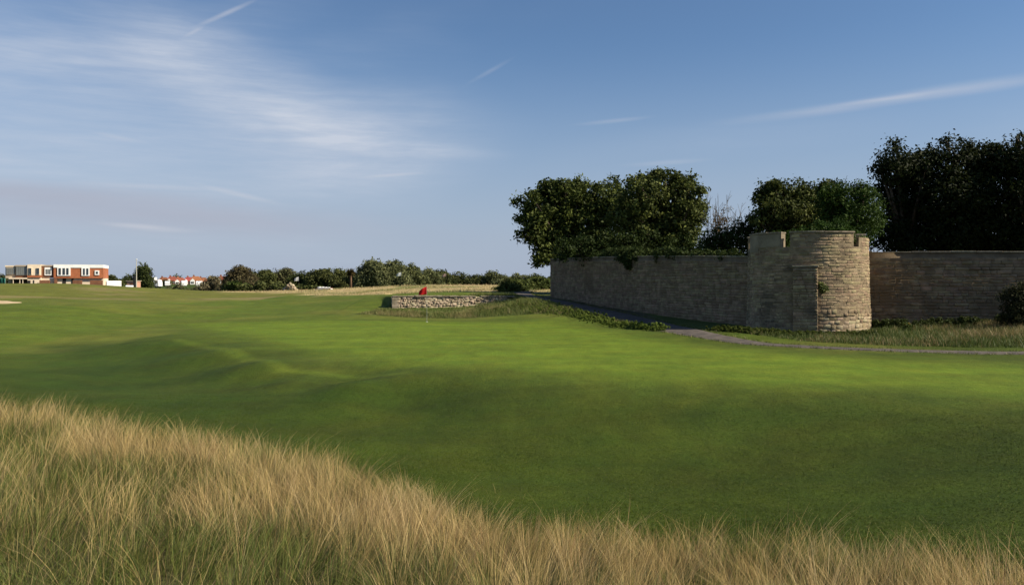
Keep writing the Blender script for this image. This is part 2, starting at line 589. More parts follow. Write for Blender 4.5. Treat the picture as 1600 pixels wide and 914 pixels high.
def H(x, y):
    x = np.atleast_1d(np.asarray(x, float)); y = np.atleast_1d(np.asarray(y, float))
    sh = x.shape
    x = x.ravel(); y = y.ravel()
    z = np.zeros(len(x))
    for s in range(0, len(x), 20000):
        q = _warp(x[s:s + 20000], y[s:s + 20000])
        z[s:s + 20000] = _phi(((q[:, None] - _CW[None]) ** 2).sum(-1)) @ _W[:-1] + _W[-1]
    r = np.sqrt(x * x + y * y)
    z = z + (0.55 - z) * sstep(150, 230, r)                          # flat land beyond
    z = z + (0.45 - z) * (1 - sstep(-1.0, 3.0, y))                    # behind the camera
    z = z + (0.8 - z) * sstep(0.95, 1.25, np.abs(np.arctan2(x, np.maximum(y, 0.01)))) * (r > 1.0)
    z = z + (fbm(x * 0.22, y * 0.22, 3) - 0.5) * 0.10 * sstep(5, 25, r) * (1 - sstep(120, 200, r))
    z = z + (fbm(x * 0.075 + 11, y * 0.075 + 3, 3) - 0.5) * 0.5 * sstep(45, 75, r) * (1 - sstep(120, 180, r)) * (x < -12)
    u = (x - LOW0.x) * LOW_U.x + (y - LOW0.y) * LOW_U.y
    v = (x - LOW0.x) * LOW_N.x + (y - LOW0.y) * LOW_N.y
    w = sstep(0.18, 0.42, v) * (1 - sstep(3.5, 9, v)) * sstep(-0.3, 0.15, u) * (1 - sstep(LOW_L, LOW_L + 3, u))
    z = z + (np.maximum(z, LOW_TOP - 0.06) - z) * w
    return z.reshape(sh)


def h1(x, y):
    return float(H([x], [y])[0])


def poly_sd(poly, x, y):
    """signed distance to polygon (positive inside)"""
    P = np.array(poly, float)
    d = np.full(x.shape, 1e9); ins = np.zeros(x.shape, bool)
    for i in range(len(P)):
        a, b = P[i], P[(i + 1) % len(P)]
        ab = b - a
        t = np.clip(((x - a[0]) * ab[0] + (y - a[1]) * ab[1]) / (ab @ ab), 0, 1)
        d = np.minimum(d, np.hypot(x - a[0] - t * ab[0], y - a[1] - t * ab[1]))
        c = ((a[1] > y) != (b[1] > y))
        xi = a[0] + (y - a[1]) / (b[1] - a[1] + 1e-12) * ab[0]
        ins ^= c & (x < xi)
    return np.where(ins, d, -d)


def on_ground(px, py, z0=0.0):
    """where the ray through a photo pixel meets the terrain"""
    u, v = (px - 800) / F, (HY - py) / F
    d = np.concatenate([np.linspace(3, 140, 1800)])
    hz = H(u * d, d)
    below = np.nonzero(CAMZ + v * d < hz)[0]
    k = d[below[0]] if len(below) else 100.0
    return (u * k, k)


GREEN = [on_ground(*p) for p in [(300, 506), (560, 501), (700, 503), (860, 503), (960, 520), (1080, 541), (1200, 552), (1400, 562), (1650, 573), (1650, 622),
                                 (1400, 606), (1150, 600), (900, 584), (640, 570), (480, 548), (380, 522)]]
LIT_COLLAR = [on_ground(*p) for p in [(262, 529), (320, 538), (390, 555.5), (450, 577), (520, 584), (640, 581), (640, 585), (520, 589), (436, 581.5), (370, 559), (305, 541)]]  # collar edge of the green, its ridge light painted as a paler line
SHADE_LEFT = [on_ground(*p) for p in [(120, 540), (265, 538), (340, 562), (430, 592), (470, 612), (430, 645), (250, 640), (60, 600)]]  # shade of the left-facing slope, put into the turf colour
SHADE_MID = [on_ground(*p) for p in [(500, 598), (590, 594), (690, 602), (800, 618), (760, 636), (600, 634), (490, 620)]]  # shade below the collar, painted as darker turf
SHADE_RIGHT = [on_ground(*p) for p in [(1040, 640), (1150, 634), (1330, 636), (1390, 648), (1260, 668), (1100, 668)]]  # shade of the right-hand hollow, painted as darker turf
# edge of the long grass: distance by bearing
EDGE_PX = np.array([-500, -200, 0, 200, 400, 600, 800, 1000, 1200, 1400, 1600, 1900, 2300])
EDGE_D = np.array([22, 19.5, 17.0, 14.6, 12.6, 9.5, 7.9, 7.7, 7.5, 7.3, 7.05, 7.6, 9.0])


def long_edge(x, y):
    return np.interp(800 + F * x / np.maximum(y, 0.5), EDGE_PX, EDGE_D)


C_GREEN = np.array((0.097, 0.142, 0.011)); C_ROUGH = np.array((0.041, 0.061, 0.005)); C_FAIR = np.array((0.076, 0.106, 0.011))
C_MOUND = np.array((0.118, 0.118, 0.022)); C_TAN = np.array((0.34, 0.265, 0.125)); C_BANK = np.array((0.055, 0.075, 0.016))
C_SHADE = np.array((0.026, 0.048, 0.004)); C_SOIL = np.array((0.07, 0.065, 0.025))  # darkest green paints shade into hollows and slopes
TAN = [[on_ground(*p) for p in [(355, 457), (450, 459), (540, 460), (590, 459)]] + [(-18, 118), (-44, 122)],
       [(-24, 92), (-17.5, 80), (-12, 74), (-4, 72), (3, 72), (6, 80), (5, 96), (2, 108), (-14, 118), (-24, 112)]]


def ground_color(x, y):
    r = np.hypot(x, y)
    n = fbm(x * 0.5, y * 0.5, 4) - 0.5
    n2 = fbm(x * 0.09 + 40, y * 0.09, 4) - 0.5
    c = np.repeat(C_ROUGH[None], len(x), 0)

    def lay(col, w):
        nonlocal c
        w = np.clip(w, 0, 1)[:, None]
        c = c + (col[None] - c) * w
    lay(C_FAIR, sstep(30, 44, r + n * 14 + n2 * 12))
    lay(C_MOUND, sstep(70, 92, r + n2 * 50) * 0.8 * (x < -25))
    lay(C_TAN * 0.6, sstep(0.07, 0.2, n2 + 0.3 * n) * sstep(62, 85, r) * 0.6 * (x < -25))
    lay(C_MOUND * 1.05, sstep(.06, .2, fbm(x * .16 + 70, y * .16 + 20, 4) - .5) * .45 * sstep(16, 30, r))
    lay(C_SHADE, sstep(-2.5, 1.0, poly_sd(SHADE_LEFT, x, y) + 3 * n) * 0.72)
    lay(C_SHADE, sstep(-0.7, 0.45, poly_sd(SHADE_RIGHT, x, y) + 0.9 * n) * 0.85)
    lay(C_SHADE, sstep(-0.9, 0.5, poly_sd(SHADE_MID, x, y) + 1.2 * n) * 0.75)
    lay(C_SHADE, sstep(-3, 2, poly_sd([(3, 7), (20, 6), (22, 14), (9, 12.5), (3.5, 10.5)], x, y) + 2 * n) * 0.5)  # shade over the near right turf, painted into its colour
    g = poly_sd(GREEN, x, y)
    lay(C_FAIR * 0.82, sstep(-4.5, -0.3, g + 1.8 * n) * 0.7)
    lay(C_GREEN, sstep(-1.6, 1.4, g + 1.4 * n))
    lay(C_FAIR * 1.25, sstep(-0.2, 0.1, poly_sd(LIT_COLLAR, x, y) + 0.25 * n) * 0.55)  # painted light along the collar ridge
    # bank below the low wall and beside the path
    bank = [on_ground(*p) for p in [(556, 491), (650, 497), (760, 496), (850, 490), (940, 500), (1030, 518)]] + [(5.2, 52), (1.5, 60), (-1, 66), (-9, 60)]
    lay(C_BANK, sstep(-0.4, 0.4, poly_sd(bank, x, y) + 0.6 * n))
    for t in TAN:
        lay(C_TAN, sstep(-1.5, 2.0, poly_sd(t, x, y) + 7 * n) * (0.95 - 0.75 * sstep(-0.02, 0.14, fbm(x * 0.16 + 5, y * 0.28 + 9, 4) - 0.5)))
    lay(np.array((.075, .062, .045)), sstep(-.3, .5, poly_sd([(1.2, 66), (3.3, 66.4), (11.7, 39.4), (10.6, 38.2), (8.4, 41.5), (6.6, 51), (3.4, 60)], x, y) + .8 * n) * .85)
    # verge between path and walls
    lay(C_BANK * 1.1, sstep(-0.3, 0.4, poly_sd([(8.5, 37.5), (11, 33.4), (18, 30.2), (46, 22), (46, 42), (17, 46), (8, 60)], x, y)))
    ed = long_edge(x, y)
    az = np.abs(np.arctan2(x, np.maximum(y, 0.01)))
    lay(C_SOIL, (1 - sstep(-0.6, 0.3, r - ed - 0.8 * n)) * (y > -3))
    lay(C_ROUGH * 1.0, sstep(120, 160, r))
    return c


def grow(a, b, s0, s1, fac, n):
    out = [b]; s = s1
    for i in range(n):
        out.append(out[-1] + s); s *= fac
    return out


def build_ground():
    xs = np.arange(-24, 24.01, 0.16)
    xr = np.array(grow(0, 24, 0, 0.2, 1.085, 84))[1:]
    xs = np.concatenate([-xr[::-1], xs, xr])
    ys = [2.0]; s = 0.11
    while ys[-1] < 70:
        ys.append(ys[-1] + s); s = 0.11 + 0.0042 * ys[-1]
    ys = np.array(ys)
    yb = np.array(grow(0, 2, 0, 0.3, 1.2, 34))[1:]
    yf = np.array(grow(0, ys[-1], 0, 0.45, 1.055, 120))[1:]
    ys = np.concatenate([4 - yb[::-1], ys, yf])
    X, Y = np.meshgrid(xs, ys)
    Z = H(X, Y)
    V = np.stack([X.ravel(), Y.ravel(), Z.ravel()], 1)
    nx, ny = len(xs), len(ys)
    i = np.arange(nx * ny).reshape(ny, nx)
    q = np.stack([i[:-1, :-1].ravel(), i[:-1, 1:].ravel(), i[1:, 1:].ravel(), i[1:, :-1].ravel()], 1)
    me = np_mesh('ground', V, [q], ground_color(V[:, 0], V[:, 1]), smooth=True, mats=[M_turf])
    o = link('ground', me)
    tag(o, 'mown golf turf with hollows, a raised green and rough banks', 'ground', kind='structure')


build_ground()


def spline(pts, n):
    P = [Vector(p) for p in pts]
    out = []
    for i in range(len(P) - 1):
        a, b, c, d = P[max(i - 1, 0)], P[i], P[i + 1], P[min(i + 2, len(P) - 1)]
        for k in range(n):
            t = k / n
            out.append(0.5 * ((2 * b) + (c - a) * t + (2 * a - 5 * b + 4 * c - d) * t * t + (-a + 3 * b - 3 * c + d) * t ** 3))
    out.append(P[-1])
    return out


PATH_PTS = [(36, 21.0, 0), (26, 23.8, 0), (16.5, 26.2, 0), (11.6, 28.0, 0), (9.3, 30.4, 0), (8.2, 34.0, 0), (7.7, 38, 0), (7.4, 43, 0), (6.0, 50, 0), (3.9, 57.5, 0),
            (1.5, 65.5, 0), (1.0, 74, 0), (3.5, 88, 0)]


def build_path():
    c = spline(PATH_PTS, 14)
    V, A = [], []
    m = 9
    for i, p in enumerate(c):
        t = (c[min(i + 1, len(c) - 1)] - c[max(i - 1, 0)]).normalized()
        nrm = Vector((-t.y, t.x, 0))
        w = 0.52 + 0.62 * min(1, max(0, (i - 50) / 30)) * (1 - 0.45 * min(1, max(0, (i - 110) / 30)))
        for k in range(m):
            s = (k / (m - 1) * 2 - 1) * (w + (0.10 * (vnoise(i * 0.7, k * 9.1) - 0.5)))
            q = p + nrm * s
            A.append((q.x, q.y))
    A = np.array(A)
    z = H(A[:, 0], A[:, 1])
    edge = np.abs(np.tile(np.linspace(-1, 1, m), len(c)))
    z = z + np.where(edge > 0.97, -0.03, 0.03)
    V = np.column_stack([A, z])
    i = np.arange(len(V)).reshape(-1, m)
    q = np.stack([i[:-1, :-1].ravel(), i[:-1, 1:].ravel(), i[1:, 1:].ravel(), i[1:, :-1].ravel()], 1)[:, ::-1]
    o = link('path', np_mesh('path', V, [q], smooth=True, mats=[M_tarmac]))
    tag(o, 'narrow worn tarmac path curving past the round stone tower', 'path', kind='structure')


build_path()


def ground_patch(name, label, cat, outline, mat, dz=0.02, kind='structure'):
    P = np.array(outline, float)
    c = P.mean(0)
    ring = 7
    V = [(c[0], c[1])]
    n = len(P)
    for k in range(1, ring + 1):
        for p in P:
            q = c + (p - c) * k / ring
            V.append(tuple(q))
    V = np.array(V)
    z = H(V[:, 0], V[:, 1]) + dz
    z[-n:] -= dz + 0.03
    tri = [(0, 1 + i, 1 + (i + 1) % n) for i in range(n)]
    quad = []
    for k in range(ring - 1):
        a = 1 + k * n
        quad += [(a + i, a + n + i, a + n + (i + 1) % n, a + (i + 1) % n) for i in range(n)]
    me = np_mesh(name, np.column_stack([V, z]), [np.array(tri), np.array(quad)], smooth=True, mats=[mat])
    o = link(name, me)
    tag(o, label, cat, kind=kind)
    return o


def ellipse_px(px, py, rx, ry, n=30, seed=0):
    out = []
    for k in range(n):
        a = 2 * math.pi * k / n
        j = 1 + 0.22 * (vnoise(seed + 3 * math.cos(a), 7 + 3 * math.sin(a)) - 0.5) * 2
        out.append(on_ground(px + rx * j * math.cos(a), py + ry * j * math.sin(a)))
    return out


ground_patch('sand_patch', 'bare pinkish sand patch at the foot of the grassy mound', 'sand', ellipse_px(-6, 472.5, 38, 2.6, seed=2), M_sand)

# ------------------------------------------------------------------ stonework


def stone_variants(n, irregular=0.10, cham=0.12):
    """unit stones: x width 1, z height 1, y from 0 (back) to -1 (face)"""
    out = []
    r = random.Random(3)
    for k in range(n):
        c = [(-.5, -.5), (.5, -.5), (.5, .5), (-.5, .5)]
        c = [(x + r.uniform(-1, 1) * irregular * 0.35, z + r.uniform(-1, 1) * irregular) for x, z in c]
        back = [(x, 0.0, z) for x, z in c]
        mid = [(x, -0.55, z) for x, z in c]
        front = [(x * (1 - cham * r.uniform(.6, 1.5)), -1 + r.uniform(0, .35), z * (1 - cham * 1.6 * r.uniform(.6, 1.5))) for x, z in c]
        ctr = [(r.uniform(-.2, .2), -1.0 - r.uniform(0, .15), r.uniform(-.2, .2))]
        V = np.array(back + mid + front + ctr)
        q = [(i, (i + 1) % 4, (i + 1) % 4 + 4, i + 4) for i in range(4)] + [(4 + i, 4 + (i + 1) % 4, 8 + (i + 1) % 4, 8 + i) for i in range(4)]
        t = [(8 + i, 8 + (i + 1) % 4, 12) for i in range(4)]
        out.append((V, np.array(q), np.array(t)))
    return out


STV = stone_variants(10)
RUBV = stone_variants(10, irregular=0.22, cham=0.22)


def lay_stones(parent, stones, variants, mat, limit=300, key=None, stuff_name='stonework'):
    """stones: list of (matrix, weight).  The largest become objects; the rest one joined part."""
    meshes = [np_mesh('stone', v[0], [v[1], v[2]], mats=[mat]) for v in variants]
    order = sorted(range(len(stones)), key=lambda i: -stones[i][1])
    for i in order[:limit]:
        o = link('stone', meshes[i % len(meshes)], None, parent)
        o.matrix_local = stones[i][0]
    rest = order[limit:]
    if rest:
        VV, Q, T, b = [], [], [], 0
        for i in rest:
            v, q, t = variants[i % len(variants)]
            M = np.array(stones[i][0])
            VV.append(v @ M[:3, :3].T + M[:3, 3]); Q.append(q + b); T.append(t + b); b += len(v)
        o = link(stuff_name, np_mesh(stuff_name, np.concatenate(VV), [np.concatenate(Q), np.concatenate(T)], mats=[mat]), None, parent)
        o['kind'] = 'stuff'


def basis(xa, ya, za, loc):
    M = Matrix.Identity(4)
    for i, a in enumerate((xa, ya, za)):
        for k in range(3): M[k][i] = a[k]
    for k in range(3): M[k][3] = loc[k]
    return M


def stone_matrix(pos, udir, nout, w, h, dep, roll=0.0):
    """stone on a face: udir along the wall, nout outward"""
    up = Vector((0, 0, 1))
    u = udir * math.cos(roll) + up * math.sin(roll)
    v = -udir * math.sin(roll) + up * math.cos(roll)
    return basis(u * w, -nout * dep, v * h, pos)


def rows(z0, z1, lo, hi, rnd):
    z = z0
    while z < z1 - lo * 0.5:
        h = min(rnd.uniform(lo, hi), z1 - z)
        yield z, h
        z += h


def face_stones(p0, u, n, length, zbase, ztop, rnd, hrange=(.10, .19), wrange=(.22, .62), vis=1.0, skip=None, dep=(.012, .045), gap=0.012):
    """coursed stones on a flat face; zbase/ztop are functions of distance along it"""
    st = []
    zmin = min(zbase(t * length / 10) for t in range(11)); zmax = max(ztop(t * length / 10) for t in range(11))
    for z, h in rows(zmin, zmax, hrange[0], hrange[1], rnd):
        t = rnd.uniform(-0.3, 0)
        while t < length:
            w = rnd.uniform(*wrange)
            a, b = max(t, 0), min(t + w, length)
            t += w
            c = (a + b) / 2
            # courses follow the slope of the top
            hh = min(h, ztop(c) - 0.004 - z)
            zz = z + hh / 2
            if b - a < 0.08 or hh < 0.045 or zz < zbase(c) - 0.1: continue
            if skip and skip(c, zz): continue
            
            wob = rnd.uniform(-.008, .008)
            m = stone_matrix(p0 + u * c + Vector((0, 0, zz + wob)) - n * 0.02, u, n, (b - a) - gap * rnd.uniform(.6, 2), hh - gap * rnd.uniform(.6, 1.8),
                             0.02 + rnd.uniform(*dep), rnd.uniform(-.012, .012))
            st.append((m, (b - a) * h * vis))
    return st


def face_stones_px(st, campos=Vector((0, 0, CAMZ))):
    out = []
    for m, w in st:
        d = (m.translation - campos).length
        inv = abs((m.translation.x) / max(m.translation.y, 1)) < 0.66
        out.append((m, w / d ** 2 * (1.0 if inv else 0.02)))
    return out


def wall_core(name, segs, thick, zb, mat, parent):
    """segs: list of (p, ztop); a solid wall along the polyline, thickness to its left-hand (back) side"""
    V, Fq = [], []
    n = len(segs)
    for i, (p, zt) in enumerate(segs):
        d = (segs[min(i + 1, n - 1)][0] - segs[max(i - 1, 0)][0]).normalized()
        back = Vector((-d.y, d.x, 0)) * thick
        for q in (p, p + back):
            V += [(q.x, q.y, zb), (q.x, q.y, zt)]
    for i in range(n - 1):
        a, b = i * 4, i * 4 + 4
        Fq += [(a, b, b + 1, a + 1), (a + 2, a + 3, b + 3, b + 2), (a + 1, b + 1, b + 3, a + 3)]
    e = (n - 1) * 4
    Fq += [(0, 1, 3, 2), (e, e + 2, e + 3, e + 1)]
    return link(name, np_mesh(name, V, [np.array(Fq)], mats=[mat]), None, parent)


def boundary_wall():
    # ---- long wall left of the tower (runs from tower away to the far corner)
    rnd = random.Random(21)
    root = empty('boundary_wall', (WALL_B.x, WALL_B.y, h1(WALL_B.x, WALL_B.y)))
    tag(root, 'long shaded stone wall climbing beside the path with ivy spilling over its top', 'wall', 'stone boundary walls')
    off = root.location
    u = (WALL_B - WALL_A).normalized(); n = Vector((u.y, -u.x, 0))       # outward: towards the course
    if n.x > 0: n = -n
    L = (WALL_B - WALL_A).length
    ztop = lambda t: 4.22 + (3.60 - 4.22) * t / L + 0.10 * math.sin(math.pi * t / L) - 0.01
    zbase = lambda t: 1.1 - 1.05 * t / L - 0.35
    K = 24
    segs = [(WALL_A + u * (L * i / K) - off, ztop(L * i / K) - off.z) for i in range(K + 1)]
    wall_core('wall_core', segs, 0.5, -1.3, M_wmortar, root)
    st = face_stones(WALL_A - off, u, n, L, lambda t: zbase(t) - off.z, lambda t: ztop(t) - off.z, rnd, hrange=(.10, .18), wrange=(.3, .8), dep=(.008, .05))
    # return wall at the far corner
    b = Vector((0.93, 0.36, 0)).normalized()
    segs2 = [(WALL_A + b * (0.51 + 7 * i / 4) - off + n * -0.02, 4.20 - off.z) for i in range(5)]
    wall_core('return_wall', segs2[::-1], 0.5, -1.3, M_wmortar, root)
    scored = []
    for m, w in st:
        d = ((m.translation + off) - Vector((0, 0, CAMZ))).length
        scored.append((m, w / d ** 2))
    lay_stones(root, scored, STV, M_wstone)
    # coping slabs, uneven
    t = 0.0
    while t < L - 0.3:
        w = rnd.uniform(.7, 1.2)
        w = min(w, L - t)
        mb = MB().box(-w / 2 + .008, w / 2 - .008, -.30 + rnd.uniform(-.015, .015), .30, 0, 0.065 + rnd.uniform(-.012, .012))
        o = mb.build('coping_stone', M_coping, root, bevel=0.012)
        p = WALL_A + u * (t + w / 2) - n * 0.25 - off
        o.location = (p.x, p.y, ztop(t + w / 2) - off.z + 0.0)
        sl = math.atan2(ztop(t + w) - ztop(t), w)
        o.rotation_euler = (0, -sl + rnd.uniform(-.006, .006), math.atan2(u.y, u.x) + rnd.uniform(-.01, .01))
        t += w
    # two dark put-log holes near the far end
    for tt, zz in ((2.2, 3.75), (1.6, 3.9)):
        p = WALL_A + u * tt + n * 0.03 - off
    # ---- right-hand wall
    rnd = random.Random(22)
    root = empty('boundary_wall', (WALL_C.x, WALL_C.y, h1(WALL_C.x, WALL_C.y)))
    tag(root, 'shaded rubble stone wall on the sunlit side of the tower, thin pale coping', 'wall', 'stone boundary walls')
    off = root.location
    u = (WALL_D - WALL_C).normalized(); n = Vector((u.y, -u.x, 0))
    L = (WALL_D - WALL_C).length
    ztop = lambda t: 3.80 - 0.010 * t
    K = 14
    segs = [(WALL_C + u * (L * i / K) - off, ztop(L * i / K) - off.z) for i in range(K + 1)]
    wall_core('wall_core', segs, 0.5, -1.3, M_wmortar, root)
    st = face_stones(WALL_C - off, u, n, L, lambda t: 0.0 - off.z, lambda t: ztop(t) - off.z, rnd, hrange=(.11, .21), wrange=(.2, .6), dep=(.012, .075))
    scored = []
    for m, w in st:
        p = m.translation + off
        scored.append((m, w / p.y ** 2 * (1 if p.x / p.y < 0.66 else .01)))
    lay_stones(root, scored, STV, M_wstone)
    t = 0.0
    while t < L - 0.3:
        w = min(rnd.uniform(.7, 1.1), L - t)
        o = MB().box(-w / 2 + .008, w / 2 - .008, -.32 + rnd.uniform(-.012, .012), .30, 0, 0.065 + rnd.uniform(-.025, .025)).build('coping_stone', M_coping, root, bevel=0.012)
        p = WALL_C + u * (t + w / 2) - n * 0.25 - off
        o.location = (p.x, p.y, ztop(t + w / 2) - off.z)
        o.rotation_euler = (0, 0.01, math.atan2(u.y, u.x) + rnd.uniform(-.008, .008))
        t += w


boundary_wall()


def tower():
    rnd = random.Random(31)
    zg = 0.05
    root = empty('stone_tower', (TOW.x, TOW.y, zg))
    tag(root, 'round stone tower with notched parapet and a flat buttress, sunlit on its right side', 'tower')
    ax = Vector((-TOW.x, -TOW.y, 0)).normalized()          # towards the camera
    rt = Vector((-ax.y, ax.x, 0))                          # to the right, seen from the camera
    if rt.x < 0: rt = -rt

    def dirv(th):
        return ax * math.cos(th) + rt * math.sin(th)

    def tang(th):
        return -ax * math.sin(th) + rt * math.cos(th)
    zp = 3.98 - zg      # floor of the notches
    ztop = 4.62 - zg
    Rb = lambda z: TOW_R + 0.10 * (1 - min(max(z / zp, 0), 1)) ** 1.5
    # drum
    V, Fq = [], []
    n = 72
    levels = [-0.9, 0, .5, 1.0, 1.6, 2.3, 3.0, zp]
    for z in levels:
        for k in range(n):
            p = dirv(2 * math.pi * k / n) * Rb(z)
            V.append((p.x, p.y, z))
    for i in range(len(levels) - 1):
        for k in range(n):
            k2 = (k + 1) % n
            Fq.append((i * n + k, i * n + k2, (i + 1) * n + k2, (i + 1) * n + k))
    me = bpy.data.meshes.new('drum')
    top = tuple((len(levels) - 1) * n + k for k in range(n))
    me.from_pydata(V, [], Fq + [top]); me.materials.append(M_mortar)
    me.update()
    import bmesh
    bm = bmesh.new(); bm.from_mesh(me); bmesh.ops.recalc_face_normals(bm, faces=bm.faces); bm.to_mesh(me); bm.free()
    link('drum', me, None, root)
    # merlons between the notches
    D = math.radians
    merl = [(-71, -24, ztop, True), (-15.5, 46.5, ztop - 0.01, True), (54, 98, ztop - 0.2, False), (108, 160, ztop, True), (170, 222, ztop, True), (232, 281, ztop - .1, True)]

    def arc_block(a0, a1, r0, r1, z0, z1, name, mat, parent, bev=0.0):
        m = max(4, int((a1 - a0) / 4))
        mb = MB()
        vs = []
        for i in range(m + 1):
            d = dirv(D(a0 + (a1 - a0) * i / m))
            for r, z in ((r0, z0), (r1, z0), (r1, z1), (r0, z1)):
                vs.append((d.x * r, d.y * r, z))
        fs = [(0, 1, 2, 3), (m * 4 + 3, m * 4 + 2, m * 4 + 1, m * 4)]
        for i in range(m):
            a, b = i * 4, i * 4 + 4
            for k in range(4):
                k2 = (k + 1) % 4
                fs.append((a + k, b + k, b + k2, a + k2))
        mb.add(vs, fs)
        o = mb.build(name, mat, parent, bevel=bev)
        bm = bmesh.new(); bm.from_mesh(o.data); bmesh.ops.recalc_face_normals(bm, faces=bm.faces); bm.to_mesh(o.data); bm.free()
        return o
    for k, (a0, a1, zt, cop) in enumerate(merl):
        o = arc_block(a0, a1, TOW_R - 0.42, TOW_R - 0.002, zp - 0.003, zt, 'merlon', M_render if k == 0 else M_mortar, root)
        if cop:
            # coping laid in slabs
            na = max(2, int((a1 - a0) / 15))
            for i in range(na):
                b0 = a0 + (a1 - a0) * i / na; b1 = a0 + (a1 - a0) * (i + 1) / na
                arc_block(b0 + .1 - (0.6 if i == 0 else 0), b1 - .1 + (.6 if i == na - 1 else 0), TOW_R - 0.46, TOW_R + 0.06 + rnd.uniform(-.012, .012), zt + 0.001, zt + 0.07 + rnd.uniform(-.01, .01), 'coping_stone', M_coping, o, bev=0.01)
    # rendered patch below the left merlon
    arc_block(-70, -52, TOW_R - 0.01, TOW_R + 0.022, zp - 0.20, zp + 0.62, 'render_patch', M_render, root)
    arc_block(-52.2, -25, TOW_R - 0.01, TOW_R + 0.024, zp + 0.02, zp + 0.61, 'render_patch', M_render, root)
    # buttress
    bw, bz = 0.52, 3.02
    bdir = dirv(D(-1.5)); bt = tang(D(-1.5))
    mb = MB()
    prof = [(-0.6, -0.9), (-0.6, bz), (0.28, bz - 0.05), (0.34, -0.9)]
    vs = []
    for s in (-bw, bw):
        for r, z in prof:
            p = bdir * (TOW_R + r) + bt * s
            vs.append((p.x, p.y, z))
    mb.add(vs, [(0, 1, 2, 3), (7, 6, 5, 4), (1, 5, 6, 2), (3, 2, 6, 7)])
    o = mb.build('buttress', M_mortar, root)
    bm = bmesh.new(); bm.from_mesh(o.data); bmesh.ops.recalc_face_normals(bm, faces=bm.faces); bm.to_mesh(o.data); bm.free()
    cap = MB().box(-bw - .04, bw + .04, -0.34, 0.5, 0, 0.07).build('buttress_cap', M_coping, root, bevel=0.012)
    cp = bdir * TOW_R
    cap.location = (cp.x, cp.y, bz - 0.02); cap.rotation_euler = (0, 0, math.atan2(bt.y, bt.x))
    # stones: coursed, with rougher bigger blocks at the foot
    st, foot = [], []
    z = -0.35
    row = 0
    while z < ztop - 0.06:
        h = rnd.uniform(.13, .23) if z < 0.9 else rnd.uniform(.09, .165)
        h = min(h, ztop - z - 0.01)
        th = rnd.uniform(-190, -180)
        big = row % 9 == 5
        while th < 175:
            w = (rnd.uniform(.16, .38) if z < 0.9 else rnd.uniform(.2, .55))
            dth = math.degrees(w / TOW_R)
            c = th + dth / 2
            th += dth
            zz = z + h / 2 + (.022 * math.sin(D(c) * 5 + row * .7) + .015 * math.sin(D(c) * 13 + row * 1.9) if z + h < zp - .1 else 0)
            if zz + h / 2 > zp - 0.01:
                m = [q for q in merl if (q[0] <= c - dth / 2 and c + dth / 2 <= q[1]) or (q[0] <= c - dth / 2 + 360 and c + 360 + dth / 2 <= q[1])]
                if not m or zz + h / 2 > m[0][2]: continue
                if m[0] is merl[0] and zz > zp: continue
            if -70 < c < -50 and zz > zp - 0.25: continue
            if abs(c + 1.5) < 11.0 and zz < bz: continue
            if rnd.random() < 0.12: continue
            rough = z < 0.9 and c > 10
            d = dirv(D(c)); t = tang(D(c))
            dep = rnd.uniform(.004, .02) if not rough else rnd.uniform(.01, .05)
            g = 0.026 if big else rnd.uniform(.003, .012)
            m4 = stone_matrix(d * (Rb(zz) - 0.03) + Vector((0, 0, zz + rnd.uniform(-.01, .01))), t, d, w - rnd.uniform(.006, .02), (h - g) * rnd.uniform(.82, 1.0), 0.03 + dep, rnd.uniform(-.02, .02) * (4 if rough else 1))
            (foot if rough and z < .75 and rnd.random() < .7 else st).append((m4, w * h * max(0.0, math.cos(D(c)))))
        z += h
        row += 1
    bst = face_stones(bdir * (TOW_R + 0.315) - bt * bw, bt, bdir, bw * 2, lambda t: -0.3, lambda t: bz - 0.08, rnd, hrange=(.10, .17), wrange=(.2, .55), dep=(.012, .04))
    bst += face_stones(bdir * (TOW_R - 0.1) + bt * bw, bdir, bt, 0.38, lambda t: -0.3, lambda t: bz - 0.08, rnd, hrange=(.12, .2), wrange=(.2, .35), dep=(.006, .02))
    lay_stones(root, st + [(m, w * 0.9) for m, w in bst], STV, M_stone, limit=250)
    lay_stones(root, foot, RUBV, M_foot, limit=50, stuff_name='foot_stonework')


tower()


